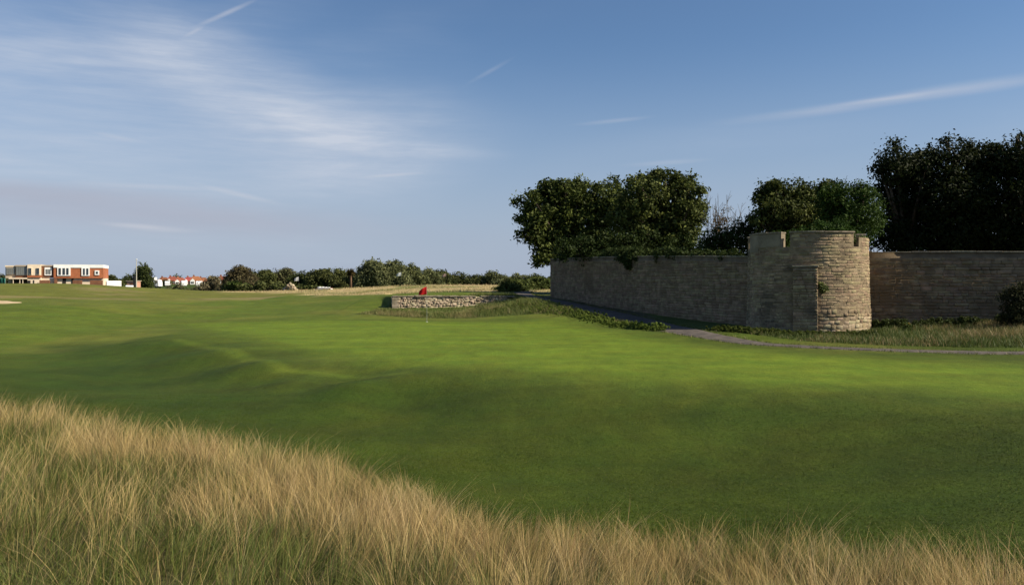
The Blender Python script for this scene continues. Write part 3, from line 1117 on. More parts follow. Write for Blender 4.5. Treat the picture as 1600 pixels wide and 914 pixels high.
def retaining_wall():
    rnd = random.Random(41)
    zb = 0.05
    root = empty('retaining_wall', (LOW0.x, LOW0.y, zb))
    tag(root, 'low pale rubble retaining wall with crumbling edge behind the red flag', 'wall')
    u = LOW_U; n = -LOW_N
    L = LOW_L
    # (u, depth, z) core under the rubble
    V, Fq = [], []
    K = 16
    for i in range(K + 1):
        t = L * i / K
        zt = LOW_TOP - zb - 0.05 - 0.06 * (i / K)
        for s in (0.0, -0.5):
            p = u * t + n * s
            V += [(p.x, p.y, -0.7), (p.x, p.y, zt)]
    for i in range(K):
        a, b = i * 4, i * 4 + 4
        Fq += [(a, b, b + 1, a + 1), (a + 2, a + 3, b + 3, b + 2), (a + 1, b + 1, b + 3, a + 3)]
    Fq += [(0, 1, 3, 2), (K * 4, K * 4 + 2, K * 4 + 3, K * 4 + 1)]
    link('wall_core', np_mesh('wall_core', V, [np.array(Fq)], mats=[M_mortar]), None, root)
    st = []
    z = -0.25
    while z < LOW_TOP - zb - 0.12:
        h = rnd.uniform(.09, .2)
        t = rnd.uniform(-.1, 0)
        while t < L:
            w = rnd.uniform(.13, .42)
            hh = h * rnd.uniform(.75, 1.25)
            m = stone_matrix(u * (t + w / 2) + n * -0.03 + Vector((0, 0, z + h / 2 + rnd.uniform(-.02, .02))), u, n, w * rnd.uniform(.8, .98), hh * .92, 0.03 + rnd.uniform(.03, .12), rnd.uniform(-.2, .2))
            st.append((m, w * h * (1 if z > 0.1 else .1)))
            t += w
        z += h * 0.95
    lay_stones(root, st, RUBV, M_rubble)
    # squared quoin at the left end, capping slabs with gaps
    for k in range(6):
        zq = -0.25 + k * 0.25
        w = 0.5 if k % 2 else 0.36
        o = MB().box(-0.03, w, -0.10, 0.35, 0, 0.235).build('quoin', M_coping, root, bevel=0.015)
        o.location = (0, 0, zq); o.rotation_euler = (0, 0, math.atan2(u.y, u.x))
    t = 0.0
    while t < L:
        w = rnd.uniform(.3, .7)
        if rnd.random() < 0.85:
            o = MB().box(-w / 2 + .01, w / 2 - .01, -.14 + rnd.uniform(-.05, .05), .36, 0, 0.07 + rnd.uniform(-.02, .03)).build('coping_stone', M_coping, root, bevel=0.015)
            p = u * (t + w / 2)
            o.location = (p.x, p.y, LOW_TOP - zb - 0.06 - 0.06 * t / L)
            o.rotation_euler = (rnd.uniform(-.05, .05), rnd.uniform(-.04, .04), math.atan2(u.y, u.x) + rnd.uniform(-.06, .06))
        t += w


retaining_wall()

# ------------------------------------------------------------------ grass blades


def blades(P, hgt, wid, lean, bend, cb, ct, nseg):
    """P (N,3) roots; lean (N,2) horizontal tip offset per unit height; cb/ct (N,3) colours"""
    N = len(P)
    a = RNG.uniform(0, 2 * math.pi, N)
    side = np.stack([np.cos(a), np.sin(a), np.zeros(N)], 1)
    V, C = [], []
    for k in range(nseg + 1):
        t = k / nseg
        off = np.stack([lean[:, 0] * hgt * (t ** 1.0 * (1 - bend) + bend * t ** 2.2), lean[:, 1] * hgt * (t * (1 - bend) + bend * t ** 2.2), hgt * t * (1 - 0.18 * bend * t)], 1)
        c = P + off
        col = cb + (ct - cb) * min(1.0, t * 1.25)
        if k < nseg:
            w = (wid * (1 - 0.75 * t))[:, None] * 0.5
            V += [c - side * w, c + side * w]; C += [col, col]
        else:
            V.append(c); C.append(col)
    V = np.stack(V, 1); C = np.stack(C, 1)
    m = V.shape[1]
    base = np.arange(N)[:, None] * m
    quads = [base + np.array([[2 * k, 2 * k + 1, 2 * k + 3, 2 * k + 2]]) for k in range(nseg - 1)]
    tri = base + np.array([[2 * nseg - 2, 2 * nseg - 1, 2 * nseg]])
    return V.reshape(-1, 3), ([np.concatenate(quads)] if quads else []) + [tri], C.reshape(-1, 3)


def grass_object(name, label, cat, P, hgt, wid, lean, bend, cb, ct, nseg, parent=None, mat=None):
    V, Fc, C = blades(P, hgt, wid, lean, bend, cb, ct, nseg)
    o = link(name, np_mesh(name, V, Fc, C, smooth=True, mats=[mat or M_blade]), None, parent)
    tag(o, label, cat, kind='stuff')
    return o


def lerp_col(a, b, t):
    return np.asarray(a)[None] + (np.asarray(b) - np.asarray(a))[None] * t[:, None]


def foreground_grass():
    N0 = 740000
    x = RNG.uniform(-17, 11, N0); y = RNG.uniform(0.8, 19, N0)
    r = np.hypot(x, y); az = np.arctan2(x, y)
    ed = long_edge(x, y)
    n = fbm(x * 0.9, y * 0.9, 4) - 0.5
    fine = vnoise(x * 6, y * 6)
    depth = ed - r + 1.3 * n                    # distance inside the edge
    keep = (depth > -0.25 + 0.5 * RNG.random(N0)) & (np.abs(az) < 1.35) & (r > 2.4)
    dens = np.clip(0.18 + 1.05 * fine * (0.6 + 0.8 * vnoise(x * 2.1 + 9, y * 2.1)), 0.10, 1) * np.clip(1.15 - 0.035 * r, 0.5, 1)
    keep &= RNG.random(N0) < dens
    # stray thin fringe
    stray = (~keep) & (depth > -2.2) & (np.abs(az) < 1.2) & (r > 4) & (RNG.random(N0) < 0.035 * np.exp(np.minimum(depth, 0) * 1.1))
    cell = 0.34
    ci, cj = np.floor(x / cell).astype(int), np.floor(y / cell).astype(int)
    hsh = lambda a, b: _perm[(ci * 7 + a) & 255, (cj * 13 + b) & 255]
    cx = (ci + 0.2 + 0.6 * hsh(1, 5)) * cell; cy = (cj + 0.2 + 0.6 * hsh(9, 2)) * cell
    tus = RNG.random(N0) < 0.72
    ox, oy = x - cx, y - cy
    x = np.where(tus, cx + ox * 0.55, x); y = np.where(tus, cy + oy * 0.55, y)
    tone_, tall_ = hsh(3, 31), hsh(17, 8)
    spread = np.where(tus, 1.0, 0.25)
    for mask, kind in ((keep, 0), (stray, 1)):
        X, Y = x[mask], y[mask]
        TX, TY = ox[mask] / cell * spread[mask], oy[mask] / cell * spread[mask]
        tone, tall = tone_[mask], np.where(tus[mask], tall_[mask], 0.4)
        n_ = n[mask]; dp = depth[mask]; rr = r[mask]
        N = len(X)
        P = np.column_stack([X, Y, H(X, Y) - 0.02])
        # dry on the crest, greener in the lee hollow near the camera on the left
        pn = fbm(X * 0.55 + 31, Y * 0.55 + 8, 4)
        g = np.clip((pn - 0.45) * 3.8 + 0.95 * sstep(9.0, 5.0, rr) * sstep(1.0, -2.0, X) + 0.30 * sstep(2.2, 4.0, dp) * sstep(0, -3, X) - 0.42 * sstep(0.2, 1.6, dp) * sstep(3.5, 1.8, dp), 0, 0.92)
        isg = RNG.random(N) < np.clip(g * 0.88 + 0.06 + 0.35 * (tone < 0.14), 0, .95)
        hg = (0.22 + 0.30 * RNG.random(N) + 0.22 * tall + 0.30 * n_) * np.where(isg, 0.62, 1.0) * np.clip(0.60 + 0.5 * dp, 0.45, 1.0)
        hg = np.maximum(hg, 0.10)
        if kind: hg *= 0.75
        wid = np.where(isg, 0.0042, 0.0024) * RNG.uniform(0.7, 1.3, N) * (1 + 0.03 * rr)
        th = fbm(X * 1.1 + 5, Y * 1.1 + 77, 3) * 12.0 + RNG.normal(0, 0.8, N)
        am = np.abs(RNG.normal(0.20, 0.22, N)) * np.where(isg, 1.2, 1.0)
        lean = np.stack([np.cos(th) * am + 0.08 + TX, np.sin(th) * am - 0.05 + TY], 1)
        t = RNG.random(N)
        straw = lerp_col((0.53, 0.365, 0.140), (0.80, 0.595, 0.285), t)
        straw = straw * (0.72 + 0.45 * tone)[:, None] * np.stack([np.ones(N), 0.97 + 0.06 * tone, 0.85 + 0.3 * tall], 1)
        rust = RNG.random(N) < 0.05 + 0.22 * (tone > 0.86)
        straw[rust] = lerp_col((0.34, 0.17, 0.08), (0.42, 0.25, 0.12), t[rust])
        green = lerp_col((0.062, 0.100, 0.018), (0.19, 0.20, 0.05), t)
        ct = np.where(isg[:, None], green, straw)
        cb = np.where(isg[:, None], green * 0.7, lerp_col((0.10, 0.105, 0.03), (0.30, 0.23, 0.10), RNG.random(N)))
        if kind == 0:
            grass_object('long_grass', 'tall dry straw-coloured grass with green undergrowth covering the near dune', 'long grass', P, hg, wid, lean, 0.6, cb, ct, 4)
        else:
            grass_object('long_grass', 'thin scattered straw stems straying onto the dark turf beside the dune', 'long grass', P, hg, wid, lean, 0.6, cb, ct, 4)


foreground_grass()


def turf_blades():
    N0 = 640000
    u = RNG.uniform(-0.70, 0.70, N0)
    d = 6.0 + 18.0 * RNG.random(N0) ** 1.25
    x, y = u * d, d
    ed = long_edge(x, y)
    n = fbm(x * 0.7, y * 0.7, 3) - 0.5
    g = poly_sd(GREEN, x, y)
    keep = (np.hypot(x, y) > ed - 0.8) & (g < 0.8 - 3.5 * RNG.random(N0)) & (RNG.random(N0) < sstep(24, 15, d)) & (RNG.random(N0) < np.clip(1.5 - 0.05 * d, .3, 1) * 0.72)
    x, y, d, n = x[keep], y[keep], d[keep], n[keep]
    N = len(x)
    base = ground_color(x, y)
    edge = np.hypot(x, y) - long_edge(x, y)
    hg = (0.008 + 0.014 * RNG.random(N) + 0.012 * n) * (1 + 1.4 * np.exp(-np.maximum(edge, 0) * 1.3))
    hg = np.maximum(hg, 0.005)
    v = RNG.uniform(0.85, 1.35, N)[:, None]
    pale = (RNG.random(N) < 0.10 * (0.3 + 1.4 * vnoise(x * 1.7, y * 1.7)))[:, None]
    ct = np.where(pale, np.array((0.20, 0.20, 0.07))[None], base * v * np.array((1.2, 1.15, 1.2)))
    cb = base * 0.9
    lean = RNG.normal(0, 1.0, (N, 2))
    grass_object('turf_grass', 'short green rough turf in the hollow below the raised green', 'grass', np.column_stack([x, y, H(x, y) - 0.004]), hg, 0.005 + 0.0005 * d, lean, 0.3, cb, ct, 1, mat=M_tblade)


turf_blades()


def dune_grass():
    # tan grass tufts on the far dunes
    N0 = 60000
    x = RNG.uniform(-46, 12, N0); y = RNG.uniform(70, 125, N0)
    w = np.zeros(N0)
    for t in TAN: w = np.maximum(w, sstep(-1.0, 2.5, poly_sd(t, x, y) + 7 * (fbm(x * .5, y * .5, 4) - .5)))
    k = (RNG.random(N0) < w * np.clip(vnoise(x * 1.1, y * 1.1) * 1.7 - 0.6, 0, 1))
    x, y = x[k], y[k]; N = len(x)
    t = RNG.random(N)
    g = (fbm(x * 0.25 + 3, y * 0.25, 3) > 0.56) & (RNG.random(N) < 0.6)
    ct = np.where(g[:, None], lerp_col((0.12, 0.13, 0.035), (0.2, 0.19, 0.06), t), lerp_col((0.40, 0.31, 0.15), (0.58, 0.46, 0.25), t))
    grass_object('dune_grass', 'bleached tan grass tufts on the low dunes behind the retaining wall', 'dune grass', np.column_stack([x, y, H(x, y) - .03]), RNG.uniform(.08, .32, N), RNG.uniform(.03, .06, N), RNG.normal(.1, .6, (N, 2)), .5, ct * .8, ct, 2)


dune_grass()


def verge_grass():
    # rough verge between path and right-hand wall
    N0 = 90000
    x = RNG.uniform(10, 26, N0); y = RNG.uniform(26, 40, N0)
    sd = poly_sd([(9.6, 35.5), (11.2, 31.6), (14, 29.0), (20, 26.6), (27, 24.8), (27, 36), (17, 39), (16, 37), (13, 36), (11.6, 38.8)], x, y)
    n = fbm(x * .8, y * .8, 4) - .5
    k = (sd > 0.15 + RNG.random(N0) * .3) & (RNG.random(N0) < .35 + .9 * vnoise(x * 3, y * 3)) & (np.hypot(x - TOW.x, y - TOW.y) > TOW_R + .08)
    x, y, n, sd = x[k], y[k], n[k], sd[k]; N = len(x)
    t = RNG.random(N)
    dry = RNG.random(N) < np.clip(.03 + 1.5 * n + .22 * sstep(15.5, 18, x) * sstep(.8, 1.6, sd), .04, .75)
    ct = np.where(dry[:, None], lerp_col((.22, .16, .07), (.38, .29, .14), t), lerp_col((.045, .075, .014), (.13, .16, .04), t))
    hg = (RNG.uniform(.14, .38, N) + .25 * n) * np.clip(.4 + .7 * sd, .4, 1.15) * np.where(x < 15.5, .7, 1.0)
    grass_object('verge_grass', 'unmown green and tan grass verge between the path and the stone walls', 'grass verge', np.column_stack([x, y, H(x, y) - .02]), np.maximum(hg, .06), RNG.uniform(.012, .026, N), RNG.normal(0, .33, (N, 2)), .5, ct * .65, ct, 3)
    # soft bank grass below the low wall
    N0 = 170000
    x = RNG.uniform(-12, 9, N0); y = RNG.uniform(38, 64, N0)
    bank = [on_ground(*p) for p in [(556, 491), (650, 497), (760, 496), (850, 490), (940, 500), (1030, 518)]] + [(6.7, 42), (5.9, 46), (4.6, 51), (2.4, 58), (.4, 64), (-9, 60)]
    sd = poly_sd(bank, x, y) + .5 * (fbm(x, y, 3) - .5)
    u = (x - LOW0.x) * LOW_U.x + (y - LOW0.y) * LOW_U.y
    v = (x - LOW0.x) * LOW_N.x + (y - LOW0.y) * LOW_N.y
    k = (sd > 0) & ~((v > -0.12) & (v < .5) & (u > -.1) & (u < LOW_L)) & (RNG.random(N0) < .3 + vnoise(x * 2.5, y * 2.5))
    k0 = k
    x, y, sd = x[k], y[k], sd[k]; N = len(x)
    t = RNG.random(N)
    dry = RNG.random(N) < np.clip((fbm(x * .6, y * .6, 3) - .38) * 2.2, .05, .8)
    ct = np.where(dry[:, None], lerp_col((.22, .185, .07), (.36, .31, .13), t), lerp_col((.065, .10, .018), (.19, .22, .055), t))
    u_, v_ = u[k0], v[k0]
    near = (v_ > -3.6) & (u_ > -1.0) & (u_ < LOW_L * .72)
    hg = RNG.uniform(.12, .46, N) * np.where(near, .42, 1.0) * np.clip(.3 + .8 * sd, .3, 1) * (1 + .25 * sstep(1, 4, x))
    grass_object('bank_grass', 'rough grass bank sloping from the low rubble wall down to the green', 'grass bank', np.column_stack([x, y, H(x, y) - .02]), hg, RNG.uniform(.012, .028, N), RNG.normal(0, .4, (N, 2)), .5, ct * .65, ct, 2)


verge_grass()


def path_fringe():
    c = spline(PATH_PTS, 14)
    X, Y = [], []
    for i in range(len(c) - 1):
        t = (c[i + 1] - c[i]); L = t.length; t = t.normalized(); nrm = Vector((-t.y, t.x, 0))
        w = 0.52 + 0.62 * min(1, max(0, (i - 50) / 30)) * (1 - 0.45 * min(1, max(0, (i - 110) / 30)))
        k = int(L * 130)
        a = RNG.random(k); sd = np.where(RNG.random(k) < .5, 1, -1)
        wob = .10 * np.sin((i + a) * 1.9) + .08 * np.sin((i + a) * 5.3)
        off = sd * (w - .10 + wob + np.abs(RNG.normal(0, .13, k)))
        X.append(c[i].x + t.x * L * a + nrm.x * off); Y.append(c[i].y + t.y * L * a + nrm.y * off)
    x = np.concatenate(X); y = np.concatenate(Y); N = len(x)
    t = RNG.random(N)
    ct = lerp_col((.05, .085, .012), (.15, .17, .04), t)
    dry = RNG.random(N) < .15
    ct[dry] = lerp_col((.22, .18, .07), (.34, .28, .13), t[dry])
    grass_object('path_fringe', 'ragged grass creeping over both edges of the tarmac path', 'grass fringe', np.column_stack([x, y, H(x, y) - .01]), RNG.uniform(.05, .13, N), RNG.uniform(.010, .022, N), RNG.normal(0, .5, (N, 2)), .4, ct * .7, ct, 2)


path_fringe()

# ------------------------------------------------------------------ foliage


def leaf_quads(Cn, size, out, cols, flat=0.35):
    """diamond leaves at Cn (N,3), facing roughly along out"""
    N = len(Cn)
    nrm = out * (1 - flat) + RNG.normal(0, 0.75, (N, 3)) + np.array((0, 0, 0.25))
    nrm /= np.linalg.norm(nrm, axis=1)[:, None] + 1e-9
    r = RNG.normal(0, 1, (N, 3))
    a = np.cross(nrm, r); a /= np.linalg.norm(a, axis=1)[:, None] + 1e-9
    b = np.cross(nrm, a)
    s = size[:, None]
    V = np.stack([Cn - a * s * .55, Cn + b * s * .30 + nrm * s * .08, Cn + a * s * .55, Cn - b * s * .30 + nrm * s * .08], 1)
    q = np.arange(N * 4).reshape(N, 4)
    return V.reshape(-1, 3), q, np.repeat(cols, 4, 0)


def foliage(lobes, clump, leaf, per, dens, c0, c1, fill=0.35, squash=1.0, zmin=None, rim=0.92):
    """lobes: (N,4) x,y,z,r"""
    VC, OUT, SZ, CO = [], [], [], []
    for (x, y, z, r) in lobes:
        nc = max(6, int(4 * math.pi * r * r / (clump * clump) * dens))
        d = RNG.normal(0, 1, (nc, 3)); d /= np.linalg.norm(d, axis=1)[:, None]
        rad = r * np.where(RNG.random(nc) < fill, RNG.random(nc) ** 0.5 * 0.85, rim + RNG.normal(0, 0.09, nc))
        for _ in range(7):
            bd = RNG.normal(0, 1, 3); bd /= np.linalg.norm(bd)
            rad = rad * (1 + RNG.uniform(-.22, .42) * np.clip(d @ bd, 0, 1) ** 7)
        c = np.array((x, y, z)) + d * rad[:, None] * np.array((1, 1, squash))
        tone = RNG.random(nc)
        k = RNG.integers(max(2, per // 2), int(per * 1.5) + 1, nc)
        idx = np.repeat(np.arange(nc), k)
        g = RNG.normal(0, clump * 0.48, (len(idx), 3)) * np.array((1, 1, .7))
        pos = c[idx] + g
        VC.append(pos); OUT.append(d[idx])
        SZ.append(leaf * RNG.uniform(.6, 1.35, len(idx)))
        t = np.clip(tone[idx] ** 2.0 * .85 + RNG.random(len(idx)) * .35, 0, 1)
        CO.append(lerp_col(c0, c1, t))
    P = np.concatenate(VC); O = np.concatenate(OUT); S = np.concatenate(SZ); Cc = np.concatenate(CO)
    if zmin is not None:
        k = P[:, 2] > zmin
        P, O, S, Cc = P[k], O[k], S[k], Cc[k]
    return leaf_quads(P, S, O, Cc)


def limbs(mb, base, lobes, r0, rnd, lean=0.0):
    base = Vector(base)
    cz = sum(l[2] for l in lobes) / len(lobes)
    cx = sum(l[0] for l in lobes) / len(lobes); cy = sum(l[1] for l in lobes) / len(lobes)
    fork = Vector((base.x * .6 + cx * .4, base.y * .6 + cy * .4, base.z + (cz - base.z) * .5))
    mid = (base + fork) / 2 + Vector((rnd.uniform(-.15, .15), rnd.uniform(-.15, .15), 0))
    mb.tube([base + Vector((0, 0, -.3)), base + Vector((0, 0, .25)), mid, fork], [r0 * 1.45, r0 * 1.1, r0 * .9, r0 * .72], 9)
    for l in lobes:
        e = Vector(l[:3])
        m = fork.lerp(e, .5) + Vector((rnd.uniform(-.3, .3), rnd.uniform(-.3, .3), .25)) * l[3] * .5
        mb.tube([fork - Vector((0, 0, .1)), m, e], [r0 * .5, r0 * .32, r0 * .16], 6)
        for k in range(4):
            d = Vector((rnd.uniform(-1, 1), rnd.uniform(-1, 1), rnd.uniform(-.3, 1))).normalized() * l[3] * .8
            mb.tube([m.lerp(e, .6), e + d * .5, e + d], [r0 * .16, r0 * .09, r0 * .03], 4, cap=False)


def tree(name, label, lobes_px, d, clump, leaf, per, dens, c0, c1, base=None, r0=.2, depth=.5, fill=.35, group=None, cat='tree', squash=1., zmin=None, spikes=0, seed=0, sprays=0):
    rnd = random.Random(seed * 7 + int(d * 10))
    lobes = []
    for (px, py, rp) in lobes_px:
        r = rp * d / F
        dd = d + rnd.uniform(-1, 1) * depth * r * 1.6
        p = pix(px, py, dd)
        lobes.append((p.x, p.y, p.z, r * dd / d))
    for k in range(sprays):
        x, y, z_, r = lobes[k % len(lobes_px)]
        v = Vector((rnd.gauss(0, 1), rnd.gauss(0, .6), rnd.gauss(.25, .8))).normalized() * r * rnd.uniform(.98, 1.32)
        lobes.append((x + v.x, y + v.y, z_ + v.z, r * rnd.uniform(.14, .30)))
    if base is None:
        bx = sum(l[0] for l in lobes) / len(lobes)
        base = (bx, d)
    bz = h1(*base)
    root = empty(name, (base[0], base[1], bz))
    tag(root, label, cat, group)
    loc = np.array((base[0], base[1], bz))
    V, q, c = foliage(lobes, clump, leaf, per, dens, c0, c1, fill, squash, zmin=(bz + .05 if zmin is None else zmin))
    link('crown', np_mesh('crown', V - loc, [q], c, mats=[M_leaf]), None, root)
    mb = MB()
    limbs(mb, (0, 0, 0), [(l[0] - loc[0], l[1] - loc[1], l[2] - bz, l[3]) for l in lobes], r0, rnd)
    if spikes:
        for k in range(spikes):
            l = rnd.choice(lobes)
            a = Vector((l[0] - loc[0] + rnd.uniform(-.7, .7) * l[3], l[1] - loc[1], l[2] - bz + l[3] * .55))
            t = a + Vector((rnd.uniform(-.4, .4), rnd.uniform(-.3, .3), rnd.uniform(.7, 1.25))) * l[3] * .75
            mb.tube([a, (a + t) / 2 + Vector((rnd.uniform(-.06, .06), 0, 0)), t], [.022, .014, .006], 4, cap=False)
    mb.build('trunk', M_bark, root, smooth=True)
    return root


G0, G1 = (0.016, 0.026, 0.006), (0.070, 0.085, 0.020)       # dark evergreen
A0, A1 = (0.012, 0.022, 0.005), (0.125, 0.150, 0.034)       # lit sycamore
B0, B1 = (0.014, 0.032, 0.005), (0.052, 0.088, 0.014)       # bright bush

GRP = 'trees behind the stone walls'
tree('broadleaf_tree', 'large dark broadleaf tree leaning over the far corner of the long wall',
     [(848, 325, 30), (885, 318, 36), (838, 358, 22), (866, 365, 34), (910, 355, 42), (945, 320, 34), (935, 375, 32), (890, 385, 28), (868, 392, 24), (905, 312, 30), (975, 325, 30), (850, 395, 16), (860, 300, 14), (830, 340, 14)],
     69.5, .55, .26, 26, .95, A0, A1, base=(5.4, 70.0), r0=.32, sprays=70, seed=1, group=GRP)
tree('broadleaf_tree', 'tall broadleaf tree with paler foliage beside the bare-branched shrub',
     [(1010, 310, 34), (1045, 302, 32), (1075, 318, 24), (990, 345, 34), (1030, 350, 38), (1070, 350, 30), (1090, 335, 14), (1000, 380, 26), (1055, 380, 30), (1062, 290, 14), (1018, 286, 14)],
     62, .50, .24, 22, .9, A0, (0.140, 0.160, 0.040), base=(12.6, 62.5), r0=.28, sprays=60, seed=2, group=GRP)
tree('evergreen_bush', 'low dark evergreen mass filling the gap between bare shrub and tower',
     [(1110, 390, 18), (1135, 382, 20), (1160, 375, 22), (1185, 372, 24), (1150, 395, 22), (1178, 398, 20), (1152, 362, 16), (1176, 352, 18), (1192, 344, 14), (1128, 372, 14), (1112, 380, 16)],
     48, .42, .17, 20, .9, G0, (0.03, 0.052, 0.012), r0=.12, seed=3, group=GRP, cat='bush')
tree('broadleaf_tree', 'spreading tree with ragged upper branches standing behind the tower',
     [(1212, 312, 22), (1240, 304, 20), (1262, 308, 22), (1200, 290, 8), (1225, 335, 28), (1258, 335, 28), (1192, 312, 9), (1200, 350, 22), (1240, 355, 26), (1295, 296, 10), (1285, 318, 22)],
     46.5, .40, .18, 22, .95, A0, (0.110, 0.125, 0.030), base=(16.5, 47), r0=.2, sprays=50, seed=4, group=GRP, spikes=46)
tree('leafy_bush', 'rounded bright green bush crowding the right edge of the tower parapet',
     [(1318, 320, 34), (1345, 325, 28), (1302, 345, 26), (1335, 352, 34), (1356, 345, 20), (1300, 310, 20), (1350, 300, 16)],
     43.8, .34, .13, 26, 1.0, B0, B1, base=(18.6, 44.2), r0=.12, sprays=12, seed=5, group=GRP, cat='bush', spikes=30)
tree('evergreen_bush', 'low dark evergreen shrubs behind the long wall under the broadleaf trees',
     [(885, 392, 18), (915, 388, 20), (945, 385, 22), (975, 384, 22), (1005, 384, 22), (1035, 386, 20), (1065, 388, 22), (1095, 392, 18), (930, 400, 18), (990, 400, 18), (1050, 402, 18)],
     59.5, .42, .19, 20, .9, G0, (0.035, 0.055, 0.012), r0=.1, seed=31, group=GRP, cat='bush', depth=.4)
tree('ivy_mound', 'green ivy heaped along the top of the tower behind its parapet',
     [(1262, 366, 14), (1285, 362, 16), (1305, 362, 16), (1322, 366, 14), (1240, 372, 14), (1215, 376, 14), (1195, 378, 12), (1338, 374, 12), (1265, 380, 16), (1225, 380, 14)], 39.6, .22, .10, 20, 1.0, B0, (0.05, 0.095, 0.014), r0=.03, seed=6, cat='ivy', zmin=3.9, depth=.2)
big = dict(clump=.50, leaf=.19, per=24, dens=1.15, fill=.5, sprays=22)
tree('evergreen_tree', 'big near-black evergreen tree rising beside the bright bush', [(1400, 262, 32), (1435, 258, 28), (1398, 305, 30), (1440, 300, 44), (1410, 350, 40), (1455, 350, 46), (1385, 375, 26), (1375, 262, 9), (1420, 385, 26)],
     49, c0=(.008, .013, .004), c1=(.026, .034, .009), base=(24.3, 49.5), r0=.3, seed=7, group=GRP, **big)
tree('evergreen_tree', 'dense dark evergreen tree in the middle of the row above the right-hand wall', [(1490, 262, 36), (1530, 255, 32), (1480, 310, 44), (1525, 310, 46), (1490, 360, 44), (1535, 360, 44), (1555, 245, 16), (1510, 240, 12), (1470, 385, 24), (1515, 388, 24)],
     48.5, c0=(.008, .013, .004), c1=(.030, .038, .010), base=(28.3, 49), r0=.3, seed=8, group=GRP, **big)
tree('evergreen_tree', 'tall dark evergreen tree directly above the shrub on the wall face', [(1575, 255, 34), (1615, 258, 40), (1580, 310, 46), (1640, 310, 50), (1590, 362, 44), (1640, 365, 46), (1670, 265, 40), (1560, 388, 24), (1605, 388, 24)],
     47.5, c0=(.008, .013, .004), c1=(.032, .04, .010), base=(31, 48), r0=.3, seed=9, group=GRP, **big)
tree('evergreen_tree', 'dark evergreen tree furthest along the right-hand wall, unseen, added to shade the row', [(1720, 270, 46), (1770, 280, 46), (1720, 340, 50), (1780, 345, 50)],
     45, c0=(.010, .015, .005), c1=(.03, .04, .01), base=(34.5, 45.5), r0=.3, seed=10, group=GRP, **big)  # out of view, added to shade the trees next to it


def bare_shrub():
    rnd = random.Random(12)
    d = 57.0
    b = pix(1130, 440, d)
    bz = h1(b.x, d)
    root = empty('bare_shrub', (b.x, d, bz))
    tag(root, 'bare brown-twigged shrub standing above the ivy on the long wall', 'shrub', GRP)
    mb = MB()
    for k in range(26):
        px = rnd.uniform(1096, 1166); py = rnd.uniform(296, 350)
        t = pix(px, py, d + rnd.uniform(-.8, .8)) - Vector((b.x, d, bz))
        s = Vector((t.x * .25 + rnd.uniform(-.3, .3), rnd.uniform(-.3, .3), 0))
        m = s.lerp(t, .5) + Vector((rnd.uniform(-.2, .2), rnd.uniform(-.2, .2), .2))
        mb.tube([s, m, t], [.04, .026, .010], 4, cap=False)
        for j in range(9):
            f = rnd.uniform(.4, .95)
            a = m.lerp(t, (f - .4) / .6) if f > .5 else s.lerp(m, f * 2)
            e = a + Vector((rnd.uniform(-.6, .6), rnd.uniform(-.4, .4), rnd.uniform(.25, .9)))
            mb.tube([a, (a + e) / 2 + Vector((0, 0, .04)), e], [.014, .011, .007], 3, cap=False)
    mb.build('twigs', surf_mat('dry_twig', (.13, .105, .075), vary=.4), root)
    lob = [tuple(pix(1128, 345, d)) + (.55,), tuple(pix(1134, 330, d)) + (.3,), tuple(pix(1120, 360, d)) + (.5,)]
    V, q, c = foliage(lob, .3, .12, 12, .7, (.07, .045, .02), (.12, .085, .035), .6)
    link('dead_leaves', np_mesh('dead_leaves', V - np.array((b.x, d, bz)), [q], c, mats=[M_leaf]), None, root)


bare_shrub()


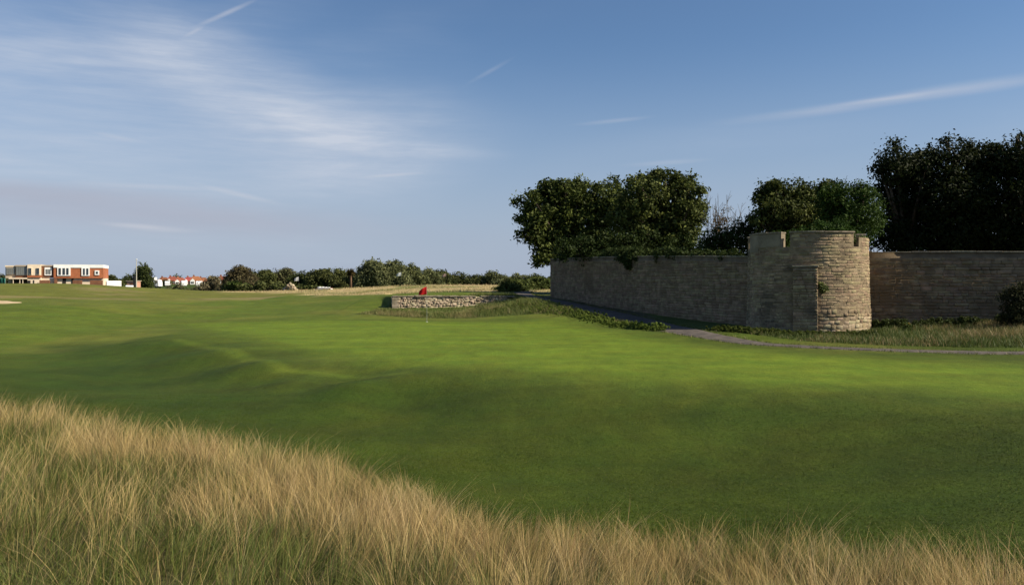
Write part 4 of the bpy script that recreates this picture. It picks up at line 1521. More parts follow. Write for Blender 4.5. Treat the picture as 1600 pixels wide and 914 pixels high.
def ivy_on_wall():
    u = (WALL_B - WALL_A).normalized(); n = Vector((u.y, -u.x, 0))
    if n.x > 0: n = -n
    L = (WALL_B - WALL_A).length
    rnd = random.Random(77)
    lob = []
    for k in range(70):
        t = rnd.uniform(1.0, L - 2.0)
        zt = 4.22 - .62 * t / L + .10 * math.sin(math.pi * t / L)
        p = WALL_A + u * t - n * rnd.uniform(.15, .9)
        r = rnd.uniform(.18, .36) * (1.5 if .35 < t / L < .72 else .8)
        lob.append((p.x, p.y, zt + r * rnd.uniform(.1, .5), r))
    # the tongue that hangs over the face
    for k in range(26):
        f = rnd.random()
        t = L * .525 + rnd.uniform(-1.6, 1.6) * (1 - f) ** 1.2
        p = WALL_A + u * t + n * .05
        zt = 4.22 - .62 * t / L + .10
        lob.append((p.x, p.y, zt - f * .75 + .1, .16))
    V, q, c = foliage(lob, .20, .12, 16, 1.0, (.016, .030, .007), (.055, .075, .018), .4)
    p0 = WALL_A + u * (L * .525)
    o = empty('ivy', (p0.x, p0.y, 3.6))
    tag(o, 'dark ivy trailing along the long wall coping and hanging over its face', 'ivy')
    link('ivy_leaves', np_mesh('ivy_leaves', V - np.array((p0.x, p0.y, 3.6)), [q], c, mats=[M_leaf]), None, o)
    mb = MB()
    for k in range(22):
        t = rnd.uniform(-1.0, 1.0)
        a = u * t + n * .04 + Vector((0, 0, .45)); e = u * (t * .4) + n * .06 + Vector((0, 0, .3 - (1 - abs(t)) * rnd.uniform(.2, .7)))
        mb.tube([a, (a + e) / 2 + n * .02, e], [.012, .01, .006], 4, cap=False)
    mb.build('stems', M_bark, o)
    # sprig growing from the tower face and the ivy in its right notch
    for (px, py, d, rs, lab) in [(1284, 443, 35.93, (.16, .11), 'small green sprig rooted in the sunlit tower face'), (1330, 373, 36.75, (.10, .12, .10), 'strand of ivy hanging through the right notch of the tower parapet'),
                                 (1347, 376, 38.3, (.12, .14, .1), 'ivy tuft on the broken right merlon of the tower'), (879, 463, 64.0, (.16, .2, .2, .15), 'tall pale weed growing against the foot of the long wall')]:
        p = pix(px, py, d)
        o = empty('wall_plant', tuple(p))
        tag(o, lab, 'plant')
        lob = [(rnd.uniform(-.08, .08), rnd.uniform(-.05, .05), (i - len(rs) / 2) * .24, r) for i, r in enumerate(rs)]
        V, q, c = foliage(lob, .13, .09, 12, 1.2, (.05, .075, .02), (.15, .18, .06), .4)
        link('leaves', np_mesh('leaves', V, [q], c, mats=[M_leaf]), None, o)
        mb = MB(); mb.tube([(0, .1, -.35), (0, 0, 0), (0.02, 0, .25)], [.012, .01, .006], 5); mb.build('stem', M_bark, o)


ivy_on_wall()


def weed_bed(name, label, pts, n, hmin, hmax, rad, leaf, c0, c1, per=14, cat='weeds', seed=0):
    """mass of low leafy weeds spread along a ground polyline: pts (x, y, halfwidth)"""
    rnd = random.Random(seed)
    lob = []
    cum = []
    for a, b in zip(pts[:-1], pts[1:]):
        cum.append(math.hypot(b[0] - a[0], b[1] - a[1]))
    for k in range(n):
        s = rnd.uniform(0, sum(cum)); i = 0
        while s > cum[i] and i < len(cum) - 1: s -= cum[i]; i += 1
        f = s / cum[i]
        a, b = pts[i], pts[i + 1]
        hw = a[2] + (b[2] - a[2]) * f
        x = a[0] + (b[0] - a[0]) * f + rnd.gauss(0, .45) * hw; y = a[1] + (b[1] - a[1]) * f + rnd.gauss(0, .45) * hw
        r = rnd.uniform(.6, 1.3) * rad
        lob.append((x, y, rnd.uniform(hmin, hmax) * rnd.random() ** .6, r))
    xy = np.array([(l[0], l[1]) for l in lob]); zz = H(xy[:, 0], xy[:, 1])
    lob = [(l[0], l[1], z + l[2], l[3]) for l, z in zip(lob, zz)]
    V, q, c = foliage(lob, rad * .6, leaf, per, .8, c0, c1, .5)
    o = link(name, np_mesh(name, V, [q], c, mats=[M_leaf]))
    tag(o, label, cat, kind='stuff')


tree('evergreen_bush', 'dark shrub growing against the face of the right-hand wall',
     [(1588, 468, 20), (1606, 462, 22), (1625, 470, 24), (1582, 492, 20), (1604, 490, 24), (1630, 495, 24), (1590, 508, 14)],
     34.0, .22, .085, 26, 1.1, (.012, .016, .006), (.05, .052, .02), r0=.05, seed=44, cat='bush', depth=.3, fill=.5)


weed_bed('bank_weeds', 'leafy bramble and weeds smothering the bank around the low rubble wall', [(-9.2, 55.4, .6), (-6, 54.4, .6), (-3.4, 54.6, .7), (-1.6, 55.4, 1.0), (.4, 56.2, 1.5), (2.2, 54.2, 1.0)],
         900, .0, .20, .055, .055, (.045, .065, .014), (.17, .18, .045), per=9, seed=51)
weed_bed('path_weeds', 'fresh green weeds edging the path where it drops towards the green', [(1.6, 55.0, 1.6), (3.6, 50.0, 1.2), (4.9, 45.0, .9), (5.9, 41.0, .6), (6.9, 36.6, .5)],
         950, .0, .36, .045, .05, (.07, .11, .018), (.22, .27, .055), per=8, seed=52)
weed_bed('tower_weeds', 'low green ground cover growing around the foot of the tower', [(9.4, 36.6, .6), (11.0, 34.9, .8), (13.0, 34.3, .8), (14.8, 34.4, .7), (16.5, 35.4, .5)],
         1300, .0, .24, .05, .045, (.030, .048, .008), (.12, .14, .026), per=9, seed=53)
weed_bed('wall_weeds', 'dark nettles along the foot of the right-hand wall', [(16.9, 37.4, .4), (19, 36.6, .4), (22, 35.6, .5), (26, 34.3, .6)],
         330, .0, .48, .12, .065, (.022, .038, .010), (.075, .09, .022), seed=54)
weed_bed('hedge_weeds', 'low shrubs lining the path beyond the corner of the long wall', [(-.5, 74, 1.2), (1.8, 82, 2.2), (4.4, 92, 3.0), (6, 102, 4)],
         160, .0, .8, .42, .2, (.030, .045, .010), (.10, .12, .03), seed=55)


def yellow_flower():
    p = pix(1417, 507, 35.2)
    z = h1(p.x, p.y)
    o = empty('ragwort', (p.x, p.y, z))
    tag(o, 'single yellow flowering weed in front of the right-hand wall', 'flower')
    mb = MB(); mb.tube([(0, 0, -.05), (.02, 0, (p.z - z) * .5), (0, 0, p.z - z)], [.014, .012, .008], 5)
    mb.build('stem', surf_mat('green_stem', (.06, .09, .02)), o)
    mat = surf_mat('yellow_petals', (.75, .42, .02), (.65, .30, .01), nscale=30, rough=.6)
    rnd = random.Random(4)
    for k in range(7):
        fl = MB()
        c = Vector((rnd.uniform(-.13, .13), rnd.uniform(-.06, .06), p.z - z + rnd.uniform(-.04, .07)))
        for j in range(9):
            a = j * 2 * math.pi / 9
            e = c + Vector((math.cos(a) * .055, math.sin(a) * .055, .015)); s = Vector((-math.sin(a), math.cos(a), 0)) * .018
            fl.add([c, c + (e - c) * .6 + s, e, c + (e - c) * .6 - s], [(0, 1, 2, 3)])
        fl.build('petals', mat, o)
    V, q, c = foliage([(0, 0, .2, .14), (0, 0, .4, .1)], .12, .09, 12, 1.2, (.04, .06, .012), (.09, .12, .03), .5)
    link('leaves', np_mesh('leaves', V, [q], c, mats=[M_leaf]), None, o)


yellow_flower()

# ------------------------------------------------------------------ golf flags
M_white = surf_mat('white_paint', (.80, .79, .76), vary=.08, nscale=.8, rough=.55)
M_red = surf_mat('red_cloth', (.62, .012, .014), vary=.25, nscale=6, rough=.7, transl=.25)
M_wcloth = surf_mat('white_cloth', (.78, .78, .76), vary=.1, nscale=4, rough=.75, transl=.25)
M_black = surf_mat('dark_metal', (.03, .03, .03), vary=.3, rough=.5)


def flag(x, y, hgt, label, cloth, pole_mat, w=.50, h=.48, stick=.011, hole=True):
    z = h1(x, y)
    o = empty('golf_flag', (x, y, z))
    tag(o, label, 'flag', 'golf flags')
    MB().tube([(0, 0, -.15), (0, 0, hgt)], [stick, stick * .8], 8).build('flagstick', pole_mat, o)
    V, Fq = [], []
    nx, nz = 12, 8
    for j in range(nz + 1):
        for i in range(nx + 1):
            s = i / nx; t = j / nz
            # limp cloth: free corner rounded and drooping, waves growing to the fly
            droop = .26 * s ** 1.6
            top = hgt - .02 - droop * (1 - .4 * (1 - t))
            bot = hgt - h - .06 * s
            xx = -stick - w * s * (1 - .10 * t)
            yy = .055 * math.sin(s * 7 + t * 1.5) * s + .03 * math.sin(t * 6) * s
            V.append((xx, yy, bot + (top - bot) * t))
    for j in range(nz):
        for i in range(nx):
            a = j * (nx + 1) + i
            Fq.append((a, a + 1, a + nx + 2, a + nx + 1))
    f = link('flag_cloth', np_mesh('flag_cloth', V, [np.array(Fq)], smooth=True, mats=[cloth]), None, o)
    sm = f.modifiers.new('thickness', 'SOLIDIFY'); sm.thickness = .004
    MB().tube([(0, 0, hgt - .005), (0, 0, hgt + .03)], [stick * 1.5, stick * 1.1], 8).build('finial', pole_mat, o)
    if hole:
        MB().tube([(0, 0, .002), (0, 0, .012)], [.065, .054], 16, cap=False).build('cup_rim', M_white, o)
    return o


fp = on_ground(667, 503)
flag(fp[0], fp[1], 2.13, 'red flag on a thin white stick in front of the low rubble wall', M_red, surf_mat('grey_stick', (.40, .41, .36)), stick=.009)
fp2 = pix(467, 450, 118)
flag(fp2.x, fp2.y, 2.0, 'small white flag on a dark stick before the dark far trees', M_wcloth, M_black, w=.7, h=.6, stick=.014, hole=False)
fp3 = pix(627, 446, 126)
flag(fp3.x, fp3.y, 2.4, 'small white flag before the tall grey-green poplars', M_wcloth, M_black, w=.75, h=.6, stick=.012, hole=False)
fp4 = pix(697, 446, 128)
flag(fp4.x, fp4.y, 2.2, 'faint pinkish flag on a stick behind the tan dunes', surf_mat('pink_cloth', (.45, .30, .26), transl=.2), M_black, w=.7, h=.5, stick=.012, hole=False)

# ------------------------------------------------------------------ clubhouse
M_brick = surf_mat('orange_brick', (.36, .125, .055), (.29, .095, .042), nscale=1.5, bump=.3, bscale=12, rough=.85)
M_dbrick = surf_mat('brown_brick', (.19, .085, .042), (.14, .06, .032), nscale=1.5, bump=.3, bscale=12, rough=.85)
M_cream = surf_mat('cream_render', (.68, .56, .42), vary=.08, nscale=.5, rough=.85)
M_beige = surf_mat('beige_panel', (.42, .34, .25), vary=.12, nscale=.6, rough=.8)
M_frame = surf_mat('grey_frame', (.22, .22, .20), vary=.15, nscale=1, rough=.5)
M_glass = glass_mat('dark_glass')
M_glass2 = glass_mat('pale_glass', (.14, .15, .14))
M_dark = surf_mat('dark_opening', (.025, .02, .018), vary=.3)
M_net = surf_mat('green_netting', (.012, .12, .085), (.01, .08, .06), nscale=1.2, rough=.8)


def clubhouse():
    al = math.radians(21)
    c, s = math.cos(al), math.sin(al)
    D0 = 200.0
    P0 = pix(8.3, 440, D0)
    zg = h1(P0.x, P0.y) - .2
    root = empty('clubhouse', (P0.x, P0.y, zg), al)
    tag(root, 'two storey golf clubhouse of orange brick with white parapet behind the mound', 'building')

    def U(px):
        k = (px - 800) / F
        return (k * P0.y - P0.x) / (c - k * s)

    def Z(px, py):
        y = P0.y + U(px) * s
        return CAMZ + (HY - py) / F * y - zg

    def zb(zx): return zx / 9.41

    def box(name, mat, zx0, zx1, zy0, zy1, v0, v1, parent=None, bev=0.0):
        a, b = U(zb(zx0)), U(zb(zx1))
        m = zb((zx0 + zx1) / 2)
        t, bo = Z(m, 400 + zy0 / 9.41), Z(m, 400 + zy1 / 9.41) if zy1 is not None else -.3
        return MB().box(a, b, v0, v1, bo, t).build(name, mat, parent or root, bevel=bev)
    DEP = 11.0
    # storeys
    box('glass_wing_wall', M_beige, 80, 230, 160, 325, 0, DEP)
    box('roof_fascia', M_cream, 76, 228, 140, 160.5, -.25, DEP)
    box('wall', M_dbrick, 232, 415, 150, 318, -.4, DEP)
    box('roof_fascia', M_beige, 230, 413, 135, 152, -.6, DEP)
    box('wall', M_cream, 416, 610, 126, 284, -1.2, DEP)
    box('brick_band', M_brick, 414, 612, 285, 317, -1.22, DEP - .1)
    box('wall', M_dbrick, 611, 796, 150, 318, -.2, DEP)
    box('roof_fascia', M_beige, 611, 796, 134, 152, -.35, DEP)
    box('wall', M_brick, 797, 1524, 168, 327, -.8, DEP)
    box('parapet', M_white, 795, 1526, 128, 175, -.95, DEP + .2)
    # ground floor, set back
    box('wall', M_beige, 110, 414, 322, None, .5, DEP)
    box('canopy', M_cream, 145, 414, 320, 340, -1.4, .6)
    box('wall', M_cream, 415, 612, 318, None, -.9, DEP)
    box('wall', M_cream, 612, 1522, 326, None, -.1, DEP)
    box('brick_pier', M_dbrick, 806, 846, 318, None, -.9, .0)
    for a, b in ((1090, 1222), (1340, 1522), (606, 752)):
        box('planter', M_dbrick, a, b, 357, None, -2.4, -1.4)

    def window(zx0, zx1, zy0, zy1, v, panes, frame=M_white, glass=M_glass, fr=.14):
        o = box('window', frame, zx0, zx1, zy0, zy1, v - .22, v + .1)
        for (a, b, t, bo) in panes:
            box('pane', glass, a, b, t, bo, v - .27, v - .2, o)
        return o
    window(852, 1045, 168, 291, -.8, [(872, 906, 180, 278), (930, 966, 180, 278), (985, 1018, 180, 278)])
    window(1206, 1326, 172, 292, -.8, [(1230, 1257, 184, 280), (1278, 1307, 184, 280)])
    window(1400, 1466, 213, 281, -.8, [(1418, 1448, 230, 264)])
    window(660, 766, 168, 285, -.2, [(676, 708, 195, 268), (716, 750, 195, 268)], glass=M_glass2)
    window(441, 482, 175, 276, -1.2, [(446, 478, 181, 270)], frame=M_cream)
    window(552, 597, 175, 276, -1.2, [(557, 592, 181, 270)], frame=M_cream)
    o = window(90, 222, 168, 276, 0, [(94 + k * 32, 120 + k * 32, 175, 270) for k in range(4)], frame=M_beige, glass=M_glass2)
    o = window(240, 412, 160, 285, -.4, [(247 + k * 33, 274 + k * 33, 166, 279) for k in range(5)], frame=M_frame, glass=M_glass2)
    # shaded ground-floor openings, doors
    for a, b, t in ((168, 236, 345), (240, 300, 348), (305, 345, 348), (350, 384, 348), (388, 412, 322), (420, 460, 360)):
        box('doorway', M_dark, a, b, t, None, .35 if b < 414 else -1.0, .8)
    for a, b, t, v in ((922, 972, 328, -.2), (1052, 1082, 332, -.2), (500, 516, 356, -1.0)):
        box('door', M_dark, a, b, t, None, v, v + .4)
    for a in (206, 303, 347):
        box('column', M_cream, a, a + 7, 338, None, -1.3, -1.0)
    # practice net beside it
    n = empty('practice_net', tuple(pix(6, 440, 196)[:2]) + (h1(*pix(6, 440, 196)[:2]),))
    tag(n, 'green netting screen beside the glazed end of the clubhouse', 'netting')
    z0 = n.location.z
    w = 10 * 196 / F
    top = CAMZ + 6.0 * 196 / F - z0
    pts = 14
    V, Fq = [], []
    for i in range(pts + 1):
        x = -2.2 + (w + 1.0) * i / pts
        for zz in (0, .33, .66, 1):
            V.append((x, .18 * math.sin(i * 1.7 + zz * 2), top * zz * (1 - .04 * (i % 3))))
    for i in range(pts):
        for k in range(3):
            Fq.append((i * 4 + k, i * 4 + 4 + k, i * 4 + 5 + k, i * 4 + 1 + k))
    m = link('net', np_mesh('net', V, [np.array(Fq)], smooth=True, mats=[M_net]), None, n)
    m.modifiers.new('thickness', 'SOLIDIFY').thickness = .03
    for x in (-2.2, -.8, w - 1.2):
        MB().tube([(x, .1, -.2), (x, .1, top + .08)], [.05, .05], 8).build('post', M_frame, n)


clubhouse()

# ------------------------------------------------------------------ far houses
M_tile = surf_mat('red_roof_tile', (.27, .075, .045), (.18, .055, .035), nscale=.5, rough=.85, rand=.3)
M_hbrick = surf_mat('house_brick', (.30, .12, .075), vary=.3, nscale=.6, rough=.9, rand=.2)


def make_house(name):
    root = empty(name)
    W, Dp, hw, hr = 6.6, 7.0, 3.0, 5.9
    MB().box(-W / 2, W / 2, 0, Dp, -.5, hw).build('wall', M_hbrick, root)
    rf = MB()
    e = .35
    rf.add([(-W / 2 - e, -e, hw - .05), (W / 2 + e, -e, hw - .05), (W / 2 + e, Dp + e, hw - .05), (-W / 2 - e, Dp + e, hw - .05), (-W / 2 + 1.4, Dp / 2, hr), (W / 2 - 1.4, Dp / 2, hr)],
           [(0, 1, 5, 4), (1, 2, 5), (2, 3, 4, 5), (3, 0, 4), (3, 2, 1, 0)])
    roof = rf.build('roof', M_tile, root)
    ch = MB().box(-.5, .5, Dp / 2 - .3, Dp / 2 + .4, hr - .8, hr + .9).box(-.28, -.02, Dp / 2 - .1, Dp / 2 + .15, hr + .9, hr + 1.15).build('chimney', M_hbrick, roof)
    ch.location.x = -1.2
    g = MB()
    g.prism([(-2.9, -.4), (-.2, -.4), (-.2, hw - .1), (-1.55, hw + 1.3), (-2.9, hw - .1)], 1, -.9, .3)
    g.build('bay', M_white, root)
    w = MB().box(-2.5, -.6, -.98, -.88, .9, 2.3).build('window', M_white, root)
    MB().box(-2.4, -1.6, -1.02, -.97, 1.0, 2.2).build('pane', M_glass, w)
    MB().box(-1.5, -.7, -1.02, -.97, 1.0, 2.2).build('pane', M_glass, w)
    w = MB().box(.9, 2.7, -.08, .04, .9, 2.3).build('window', M_white, root)
    MB().box(1.0, 2.6, -.12, -.07, 1.0, 2.2).build('pane', M_glass, w)
    MB().box(.05, .75, -.06, .04, -.3, 2.0).build('door', M_dark, root)
    return root


def copy_tree(o, parent=None):
    c = o.copy(); COL.objects.link(c); c.parent = parent
    for ch in list(o.children): copy_tree(ch, c)
    return c


proto = make_house('house')
spots = [(238, 545, .1), (253, 560, -.2), (268, 540, .05), (281, 520, .15), (294, 530, -.1), (305, 515, .05), (317, 520, .2), (330, 530, 0), (346, 500, -.1), (354, 505, .1)]
labels = ['red-roofed house partly behind the pale lorry', 'red-tiled bungalow between the lorry and the white gabled houses']
for i, (px, d, a) in enumerate(spots):
    o = proto if i == 0 else copy_tree(proto)
    p = pix(px, 440, d)
    o.location = (p.x, p.y, h1(p.x, p.y) - .3)
    o.rotation_euler = (0, 0, a + math.atan2(-p.x, p.y) * .6)
    o.scale = (1, 1, .82 + .06 * (i % 3))
    tag(o, 'small house with red tiled roof and white front gable in the distant row', 'house', 'red roofed houses on the horizon')

# ------------------------------------------------------------------ vehicles, mast, shed
M_tyre = surf_mat('tyre', (.02, .02, .02), vary=.3, rough=.9)
M_van = surf_mat('white_vehicle_paint', (.78, .78, .78), vary=.06, nscale=.5, rough=.3, spec=.5)
M_lamp = surf_mat('lamp_glass', (.6, .6, .55), vary=.1, rough=.1, spec=.8)


def vehicle(name, label, px, d, rz, kind, sc=1.0):
    p = pix(px, 440, d)
    z = h1(p.x, p.y)
    root = empty(name, (p.x, p.y, z), rz)
    tag(root, label, {'van': 'van', 'lorry': 'lorry', 'caravan': 'caravan'}[kind], 'white vehicles parked near the clubhouse')
    root.scale = (sc, sc, sc)
    if kind == 'van':
        prof = [(-2.4, .35), (2.3, .35), (2.4, .9), (2.2, 1.15), (1.55, 1.3), (.95, 2.0), (-2.25, 2.05), (-2.4, 1.8)]
        b = MB().prism([(x, z_) for x, z_ in prof], 1, -.9, .9).build('body', M_van, root, bevel=.06)
        for s in (-1, 1):
            MB().box(.55, 1.35, s * .905 - .012, s * .905 + .012, 1.3, 1.85).build('side_window', M_glass, root)
            MB().box(2.28, 2.42, s * .62 - .18, s * .62 + .18, .85, 1.05).build('headlight', M_lamp, root)
        ws = MB(); ws.add([(1.58, -.78, 1.36), (1.58, .78, 1.36), (1.03, .74, 1.96), (1.03, -.74, 1.96)], [(0, 1, 2, 3)]); ws.build('windscreen', M_glass, root)
        wh = [(1.5, 1), (1.5, -1), (-1.5, 1), (-1.5, -1)]; wr = .34
    elif kind == 'lorry':
        MB().box(-3.2, 1.0, -1.15, 1.15, .75, 3.1).build('cargo_box', surf_mat('grey_box', (.48, .48, .46), vary=.1, nscale=.6), root, bevel=.04)
        MB().prism([(1.1, .5), (2.7, .5), (2.7, 1.4), (2.45, 2.3), (1.1, 2.35)], 1, -1.05, 1.05).build('cab', M_van, root, bevel=.05)
        MB().box(-3.1, 2.6, -.5, .5, .45, .7).build('chassis', M_black, root)
        for s in (-1, 1):
            MB().box(1.5, 2.3, s * 1.05 - .015, s * 1.05 + .015, 1.4, 2.1).build('side_window', M_glass, root)
        wh = [(1.9, 1), (1.9, -1), (-2.0, 1), (-2.0, -1)]; wr = .45
    else:
        MB().prism([(-2.4, .45), (2.2, .45), (2.5, 1.2), (2.2, 2.4), (1.8, 2.55), (-2.1, 2.5), (-2.45, 2.0)], 1, -1.05, 1.05).build('body', M_van, root, bevel=.08)
        for a in (-1.7, .6):
            for s in (-1, 1):
                MB().box(a, a + 1.1, s * 1.055 - .012, s * 1.055 + .012, 1.3, 1.95).build('window', M_glass, root)
        MB().tube([(2.3, 0, .5), (3.4, 0, .5)], [.05, .05], 6).build('drawbar', M_black, root)
        wh = [(-.1, 1), (-.1, -1)]; wr = .33
    for (x, s) in wh:
        w = MB().tube([(0, -.11, 0), (0, .11, 0)], [wr, wr], 18).build('wheel', M_tyre, root)
        w.location = (x, s * .85, wr)
        MB().tube([(0, -.115, 0), (0, .115, 0)], [wr * .55, wr * .55], 12).build('rim', M_frame, w)
    return root


vehicle('parked_van', 'white van parked close to the brick corner of the clubhouse', 172.5, 215, 2.03, 'van')
vehicle('parked_van', 'white van parked between another white van and the brick shed', 183.5, 216, 2.05, 'van')
vehicle('parked_van', 'white van standing in front of the pinkish brick shed', 202.5, 150, 2.0, 'van', .72)
vehicle('lorry', 'pale box lorry with white cab beyond the tall leafy tree', 237, 230, -.1, 'lorry')
vehicle('caravan', 'white caravan among the bushes before the red-roofed houses', 262, 300, 1.9, 'caravan', .8)
vehicle('caravan', 'white caravan in front of the tall red chimney stack', 287, 290, 2.05, 'caravan', .85)
vehicle('caravan', 'white caravan parked beside the pale olive bush', 310, 280, 1.95, 'caravan', .8)

p = pix(205, 440, 165)
z = h1(p.x, p.y)
shed = empty('brick_shed', (p.x, p.y, z))
tag(shed, 'small pinkish brick shed at the foot of the pale mast', 'shed')
ph = pix(205, 438.5, 165).z - z
MB().box(-.9, 1.1, 0, 1.8, -.3, ph - .12).build('wall', surf_mat('pink_brick', (.50, .27, .19), vary=.2, nscale=1.5), shed)
MB().box(-1.05, 1.25, -.15, 1.95, ph - .12, ph).build('roof', M_beige, shed)
MB().box(-.2, .5, -.04, .05, -.2, ph - .5).build('door', M_dbrick, shed)

p = pix(213.2, 440, 160)
z = h1(p.x, p.y)
mast = empty('pale_mast', (p.x, p.y, z))
tag(mast, 'slim pale mast rising beside the tall leafy tree', 'mast')
tz = pix(213, 406, 160).z - z
MB().tube([(0, 0, -.3), (0, 0, tz * .55), (0, 0, tz)], [.12, .09, .05], 10).build('pole', surf_mat('pale_pole', (.45, .43, .35), vary=.1, rough=.6), mast)
MB().box(-.11, .11, -.1, .1, tz, tz + .2).build('lamp_head', M_white, mast)
MB().tube([(0, 0, -.05), (0, 0, .1)], [.3, .26], 12).build('base', M_beige, mast)
MB().box(-.55, -.22, -.2, .2, -.2, pix(210, 431, 160).z - z).build('cabinet', M_black, mast)

# person in white at the clubhouse
p = pix(28.5, 440, 168)


def person():
    z = h1(p.x, p.y)
    root = empty('person', (p.x, p.y, z))
    tag(root, 'person in a white top and dark trousers standing before the clubhouse', 'person')
    me = bpy.data.meshes.new('body')
    J = [(0, 0, .95), (0, 0, 1.15), (0, 0, 1.42), (0, 0, 1.52), (0, -.01, 1.66), (.10, 0, .9), (.11, -.03, .5), (.12, 0, .06), (.12, -.15, .04), (-.10, 0, .9), (-.12, .02, .5), (-.13, .05, .06), (-.13, -.1, .04),
         (.19, 0, 1.40), (.25, .03, 1.12), (.24, -.08, .88), (.24, -.1, .80), (-.19, 0, 1.40), (-.26, .02, 1.12), (-.22, -.12, .90), (-.21, -.15, .82)]
    E = [(0, 1), (1, 2), (2, 3), (3, 4), (0, 5), (5, 6), (6, 7), (7, 8), (0, 9), (9, 10), (10, 11), (11, 12), (2, 13), (13, 14), (14, 15), (15, 16), (2, 17), (17, 18), (18, 19), (19, 20)]
    R = [.15, .14, .16, .06, .10, .10, .07, .05, .045, .10, .07, .05, .045, .07, .05, .04, .04, .07, .05, .04, .04]
    me.from_pydata(J, E, [])
    o = link('body', me, surf_mat('skin', (.42, .26, .19), vary=.1), root)
    sk = o.modifiers.new('skin', 'SKIN'); sv = me.skin_vertices[0].data
    for i, r in enumerate(R): sv[i].radius = (r, r * .8)
    sv[0].use_root = True
    o.modifiers.new('sub', 'SUBSURF').levels = 1
    MB().tube([(0, 0, .92), (0, 0, 1.1), (0, 0, 1.35), (0, 0, 1.48)], [.19, .18, .215, .09], 14).build('shirt', M_white, root, smooth=True)
    t = MB()
    for s in (-1, 1):
        t.tube([(s * .08, 0, .98), (s * .11, -.01, .5), (s * .125, .01, .1)], [.125, .095, .075], 12)
    t.build('trousers', M_black, root, smooth=True)
    MB().tube([(0, 0, 1.69), (0, 0, 1.76), (0, 0, 1.79)], [.105, .095, .04], 12).build('hair', surf_mat('hair', (.06, .04, .03)), root, smooth=True)


person()

# ------------------------------------------------------------------ far trees
FT = 'trees along the far edge of the course'


def auto_lobes(x0, x1, top, base, rnd, k=None, pw=.6):
    w = x1 - x0; h = base - top
    out = []
    x0 -= w * .22; x1 += w * .22; w = x1 - x0
    k = k or max(8, int(w * h / 55))
    for i in range(k):
        f = rnd.uniform(0, 1)
        e = math.sin(math.pi * min(max(f, .04), .96)) ** pw * rnd.uniform(.74, 1.06)
        r = min(w, h) * rnd.uniform(.22, .36)
        x = x0 + r * .6 + (w - 1.2 * r) * f
        ytop = base - h * e
        y = rnd.uniform(min(ytop + r, base - r * .6), base - r * .5)
        if i % 2 == 0: y = ytop + r
        out.append((x, y, r))
    return out


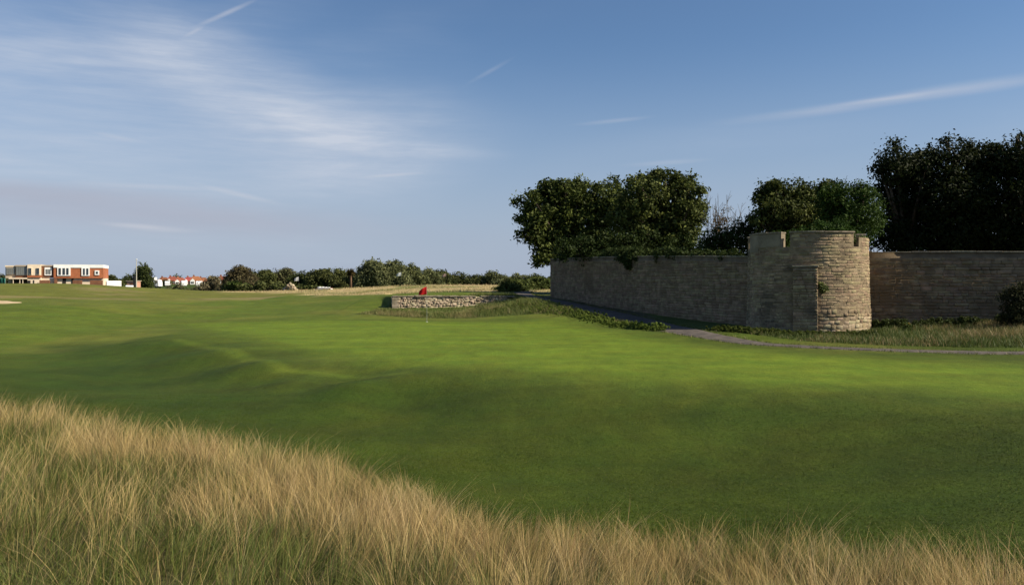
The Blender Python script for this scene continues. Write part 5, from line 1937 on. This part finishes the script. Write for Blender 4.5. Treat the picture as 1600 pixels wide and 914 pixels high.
OLV0, OLV1 = (.032, .042, .012), (.135, .145, .048)
GRY0, GRY1 = (.050, .062, .024), (.185, .195, .085)
DRK0, DRK1 = (.016, .024, .007), (.080, .094, .026)
BRN0, BRN1 = (.040, .032, .016), (.135, .115, .055)
far = [('broadleaf_tree', 'compact dark green tree right behind the pale mast', 213, 233, 413, 449, 185, DRK0, (.08, .10, .028)),
       ('round_bush', 'rounded green bush behind the two white vans beside the clubhouse', 163, 190, 428, 446, 240, DRK0, OLV1),
       ('low_bush', 'dark low bushes between the round bush and the brick shed', 187, 203, 434, 446, 260, DRK0, (.06, .07, .02)),
       ('olive_bush', 'pale grey-olive bush in front of the red-roofed houses', 318, 349, 432, 456, 170, (.10, .085, .045), (.24, .21, .125)),
       ('dark_tree', 'brownish dark tree of the far row, next to the pale olive bush', 357, 394, 415, 450, 165, BRN0, BRN1),
       ('green_bush', 'bright low green bush under the brownish dark tree', 352, 386, 439, 456, 132, DRK0, (.085, .12, .028)),
       ('broadleaf_tree', 'dull green tree with rounded top beside the brownish dark tree', 390, 428, 420, 452, 178, OLV0, OLV1),
       ('broadleaf_tree', 'greyish dome-shaped tree in the far row left of the white flag', 424, 462, 418, 452, 182, BRN0, GRY1),
       ('broadleaf_tree', 'small dark tree just behind the white flag', 456, 486, 423, 449, 176, DRK0, DRK1),
       ('broadleaf_tree', 'full dark green tree right of the white flag', 482, 524, 418, 450, 168, DRK0, OLV1),
       ('broadleaf_tree', 'narrower green tree next to the bare-trunked palm', 518, 546, 418, 449, 172, OLV0, OLV1),
       ('broadleaf_tree', 'dark green tree between the palm and the grey-green poplars', 540, 574, 424, 449, 164, DRK0, OLV1),
       ('poplar_tree', 'tallest grey-green poplar of the far row', 562, 602, 407, 449, 160, GRY0, GRY1),
       ('poplar_tree', 'broad grey-green poplar beside the tallest poplar', 594, 634, 408, 449, 162, GRY0, GRY1),
       ('poplar_tree', 'yellower grey-green poplar behind the faint white flag', 622, 660, 412, 449, 166, GRY0, (.15, .16, .06)),
       ('broadleaf_tree', 'lower grey-green tree sloping away from the poplars', 652, 684, 418, 449, 170, OLV0, GRY1),
       ('dark_tree', 'dark-topped tree closing the group of poplars', 676, 702, 418, 449, 176, DRK0, OLV1),
       ('far_hedge_tree', 'dark hedge tree beyond the tan dune crest', 698, 736, 426, 449, 190, DRK0, OLV1),
       ('far_hedge_tree', 'dull hedge tree in the dip behind the tan dunes', 730, 766, 429, 449, 195, OLV0, OLV1),
       ('far_hedge_tree', 'grey-green hedge tree with raised crown behind the tan dunes', 756, 786, 423, 449, 190, OLV0, GRY1),
       ('far_hedge_tree', 'long low hedge tree towards the wall corner', 780, 826, 427, 449, 185, OLV0, GRY1),
       ('far_hedge_tree', 'leafy hedge bush close to the corner of the long wall', 815, 868, 430, 456, 130, OLV0, (.11, .13, .04)),
       ('low_bush', 'low green scrub in front of the far trees left of the pale heap', 382, 440, 441, 454, 130, OLV0, OLV1),
       ('low_bush', 'low green scrub between pale heap and white covered stack', 440, 500, 445, 453, 128, OLV0, (.10, .115, .035)),
       ('olive_bush', 'straggling brown scrub below the red-roofed houses', 262, 300, 444, 453, 190, (.07, .07, .03), (.18, .17, .09)),
       ('olive_bush', 'grey-brown scrub between the houses and the olive bush', 296, 326, 446, 455, 185, (.07, .07, .03), (.17, .16, .085)),
       ('low_bush', 'green shrubs behind the pale lorry', 240, 268, 436, 449, 300, DRK0, OLV1),
       ('low_bush', 'distant dark trees behind the green netting screen', -20, 12, 428, 442, 320, DRK0, OLV1)]
for i, (nm, lab, x0, x1, top, bs_, d, c0, c1) in enumerate(far):
    rnd = random.Random(100 + i)
    cl = .55 if d > 150 else .45
    tree(nm, lab, auto_lobes(x0, x1, top, bs_, rnd, pw=.25 if ('hedge' in nm or 'low' in nm) else .42), d, cl, .36, 11, .75, c0, c1, r0=.16 if bs_ - top > 18 else .07, group=FT, seed=200 + i,
         cat='bush' if ('bush' in nm) else 'tree', depth=.8, fill=.45)


def far_woods():
    """continuous scrub on the horizon behind everything"""
    lob = []
    rnd = random.Random(9)
    for k in range(420):
        px = rnd.uniform(-700, 2300); d = rnd.uniform(620, 800)
        if 225 < px < 360 and d < 640: continue
        r = rnd.uniform(2.0, 4.2)
        X = (px - 800) / F * d
        lob.append((X, d, .5 + rnd.uniform(.2, 1.0) * r, r))
    V, q, c = foliage(lob, 1.9, 1.6, 9, .8, OLV0, (.08, .095, .035), .3)
    o = link('distant_woods', np_mesh('distant_woods', V, [q], c, mats=[M_leaf]))
    tag(o, 'distant belt of woods along the horizon', 'woods', kind='stuff')


far_woods()


def palm():
    d = 128.0
    p = pix(548, 448, d)
    z = h1(p.x, p.y)
    root = empty('cabbage_palm', (p.x, p.y, z))
    tag(root, 'bare-trunked palm with shaggy brown head in the far tree row', 'palm', FT)
    hz = pix(548, 427, d).z - z
    MB().tube([(0, 0, -.2), (.03, 0, hz * .5), (0, 0, hz)], [.22, .16, .15], 9).build('trunk', surf_mat('palm_trunk', (.17, .095, .055), vary=.3), root, smooth=True)
    N = 260
    a = RNG.uniform(0, 2 * math.pi, N); e = RNG.uniform(-.9, 1.2, N); L = RNG.uniform(.5, 1.1, N)
    V, Fq, Cc = [], [], []
    for i in range(N):
        dv = Vector((math.cos(a[i]) * math.cos(e[i]), math.sin(a[i]) * math.cos(e[i]), math.sin(e[i])))
        s = Vector((-math.sin(a[i]), math.cos(a[i]), 0)) * .05
        b = Vector((0, 0, hz)); t = b + dv * L[i]; m = b + dv * L[i] * .5 + Vector((0, 0, .08))
        k = len(V)
        V += [b - s * .5, b + s * .5, m + s, t, m - s]
        Fq.append((k, k + 1, k + 2, k + 3, k + 4))
        c = (.11, .075, .035) if RNG.random() < .6 else (.06, .065, .02)
        Cc += [c] * 5
    link('crown', np_mesh('crown', [tuple(v) for v in V], [np.array(Fq)], np.array(Cc), mats=[M_leaf]), None, root)


palm()


def pale_heap():
    rnd = random.Random(61)
    d = 122.0
    p = pix(454, 450, d)
    z = h1(p.x, p.y)
    root = empty('rubble_heap', (p.x, p.y, z))
    tag(root, 'pale heap of sandy rubble before the far trees', 'rubble')
    mesh = MB()
    r = random.Random(2)
    ico = [Vector((r.gauss(0, 1), r.gauss(0, 1), r.gauss(0, 1))).normalized() for _ in range(14)]
    import bmesh
    bm = bmesh.new()
    for v in ico: bm.verts.new(v)
    bmesh.ops.convex_hull(bm, input=bm.verts)
    me = bpy.data.meshes.new('rubble_stone'); bm.to_mesh(me); bm.free()
    me.materials.append(M_rubble)
    top = pix(454, 441.5, d).z - z
    for k in range(60):
        f = rnd.random()
        o = link('rubble_stone', me, None, root)
        x = rnd.gauss(0, .45) * 1.1
        o.location = (x, rnd.uniform(-.5, .5), max(0, (top - .1) * (1 - abs(x) / 1.2)) * rnd.random() ** .5)
        s = rnd.uniform(.1, .28)
        o.scale = (s * 1.3, s, s * .8); o.rotation_euler = (rnd.random() * 6, rnd.random() * 6, rnd.random() * 6)
    # long low white sheeted stack
    d = 112.0
    p = pix(507, 452, d)
    z = h1(p.x, p.y)
    root = empty('covered_stack', (p.x, p.y, z), -.25)
    tag(root, 'long low stack under a white sheet at the edge of the tan dune', 'stack')
    hz = max(.5, pix(507, 447.5, d).z - z)
    V, Fq = [], []
    nx, ny = 16, 6
    for i in range(nx + 1):
        for j in range(ny + 1):
            x = -1.25 + 2.5 * i / nx; y = -.5 + j / ny
            e = (1 - (2 * j / ny - 1) ** 4) * (1 - (2 * i / nx - 1) ** 8)
            V.append((x, y, -.05 + (hz * (1.0 - .25 * i / nx) + .05 * math.sin(i * 2.1) + .03 * math.sin(j * 3 + i)) * e))
    for i in range(nx):
        for j in range(ny):
            a = i * (ny + 1) + j
            Fq.append((a, a + ny + 1, a + ny + 2, a + 1))
    m = link('sheet', np_mesh('sheet', V, [np.array(Fq)], smooth=True, mats=[M_white]), None, root)
    m.modifiers.new('thickness', 'SOLIDIFY').thickness = .02
    MB().box(-1.1, 1.1, -.4, .4, -.05, hz * .6).build('boards', M_dbrick, root)


pale_heap()
print('objects', len(bpy.data.objects))
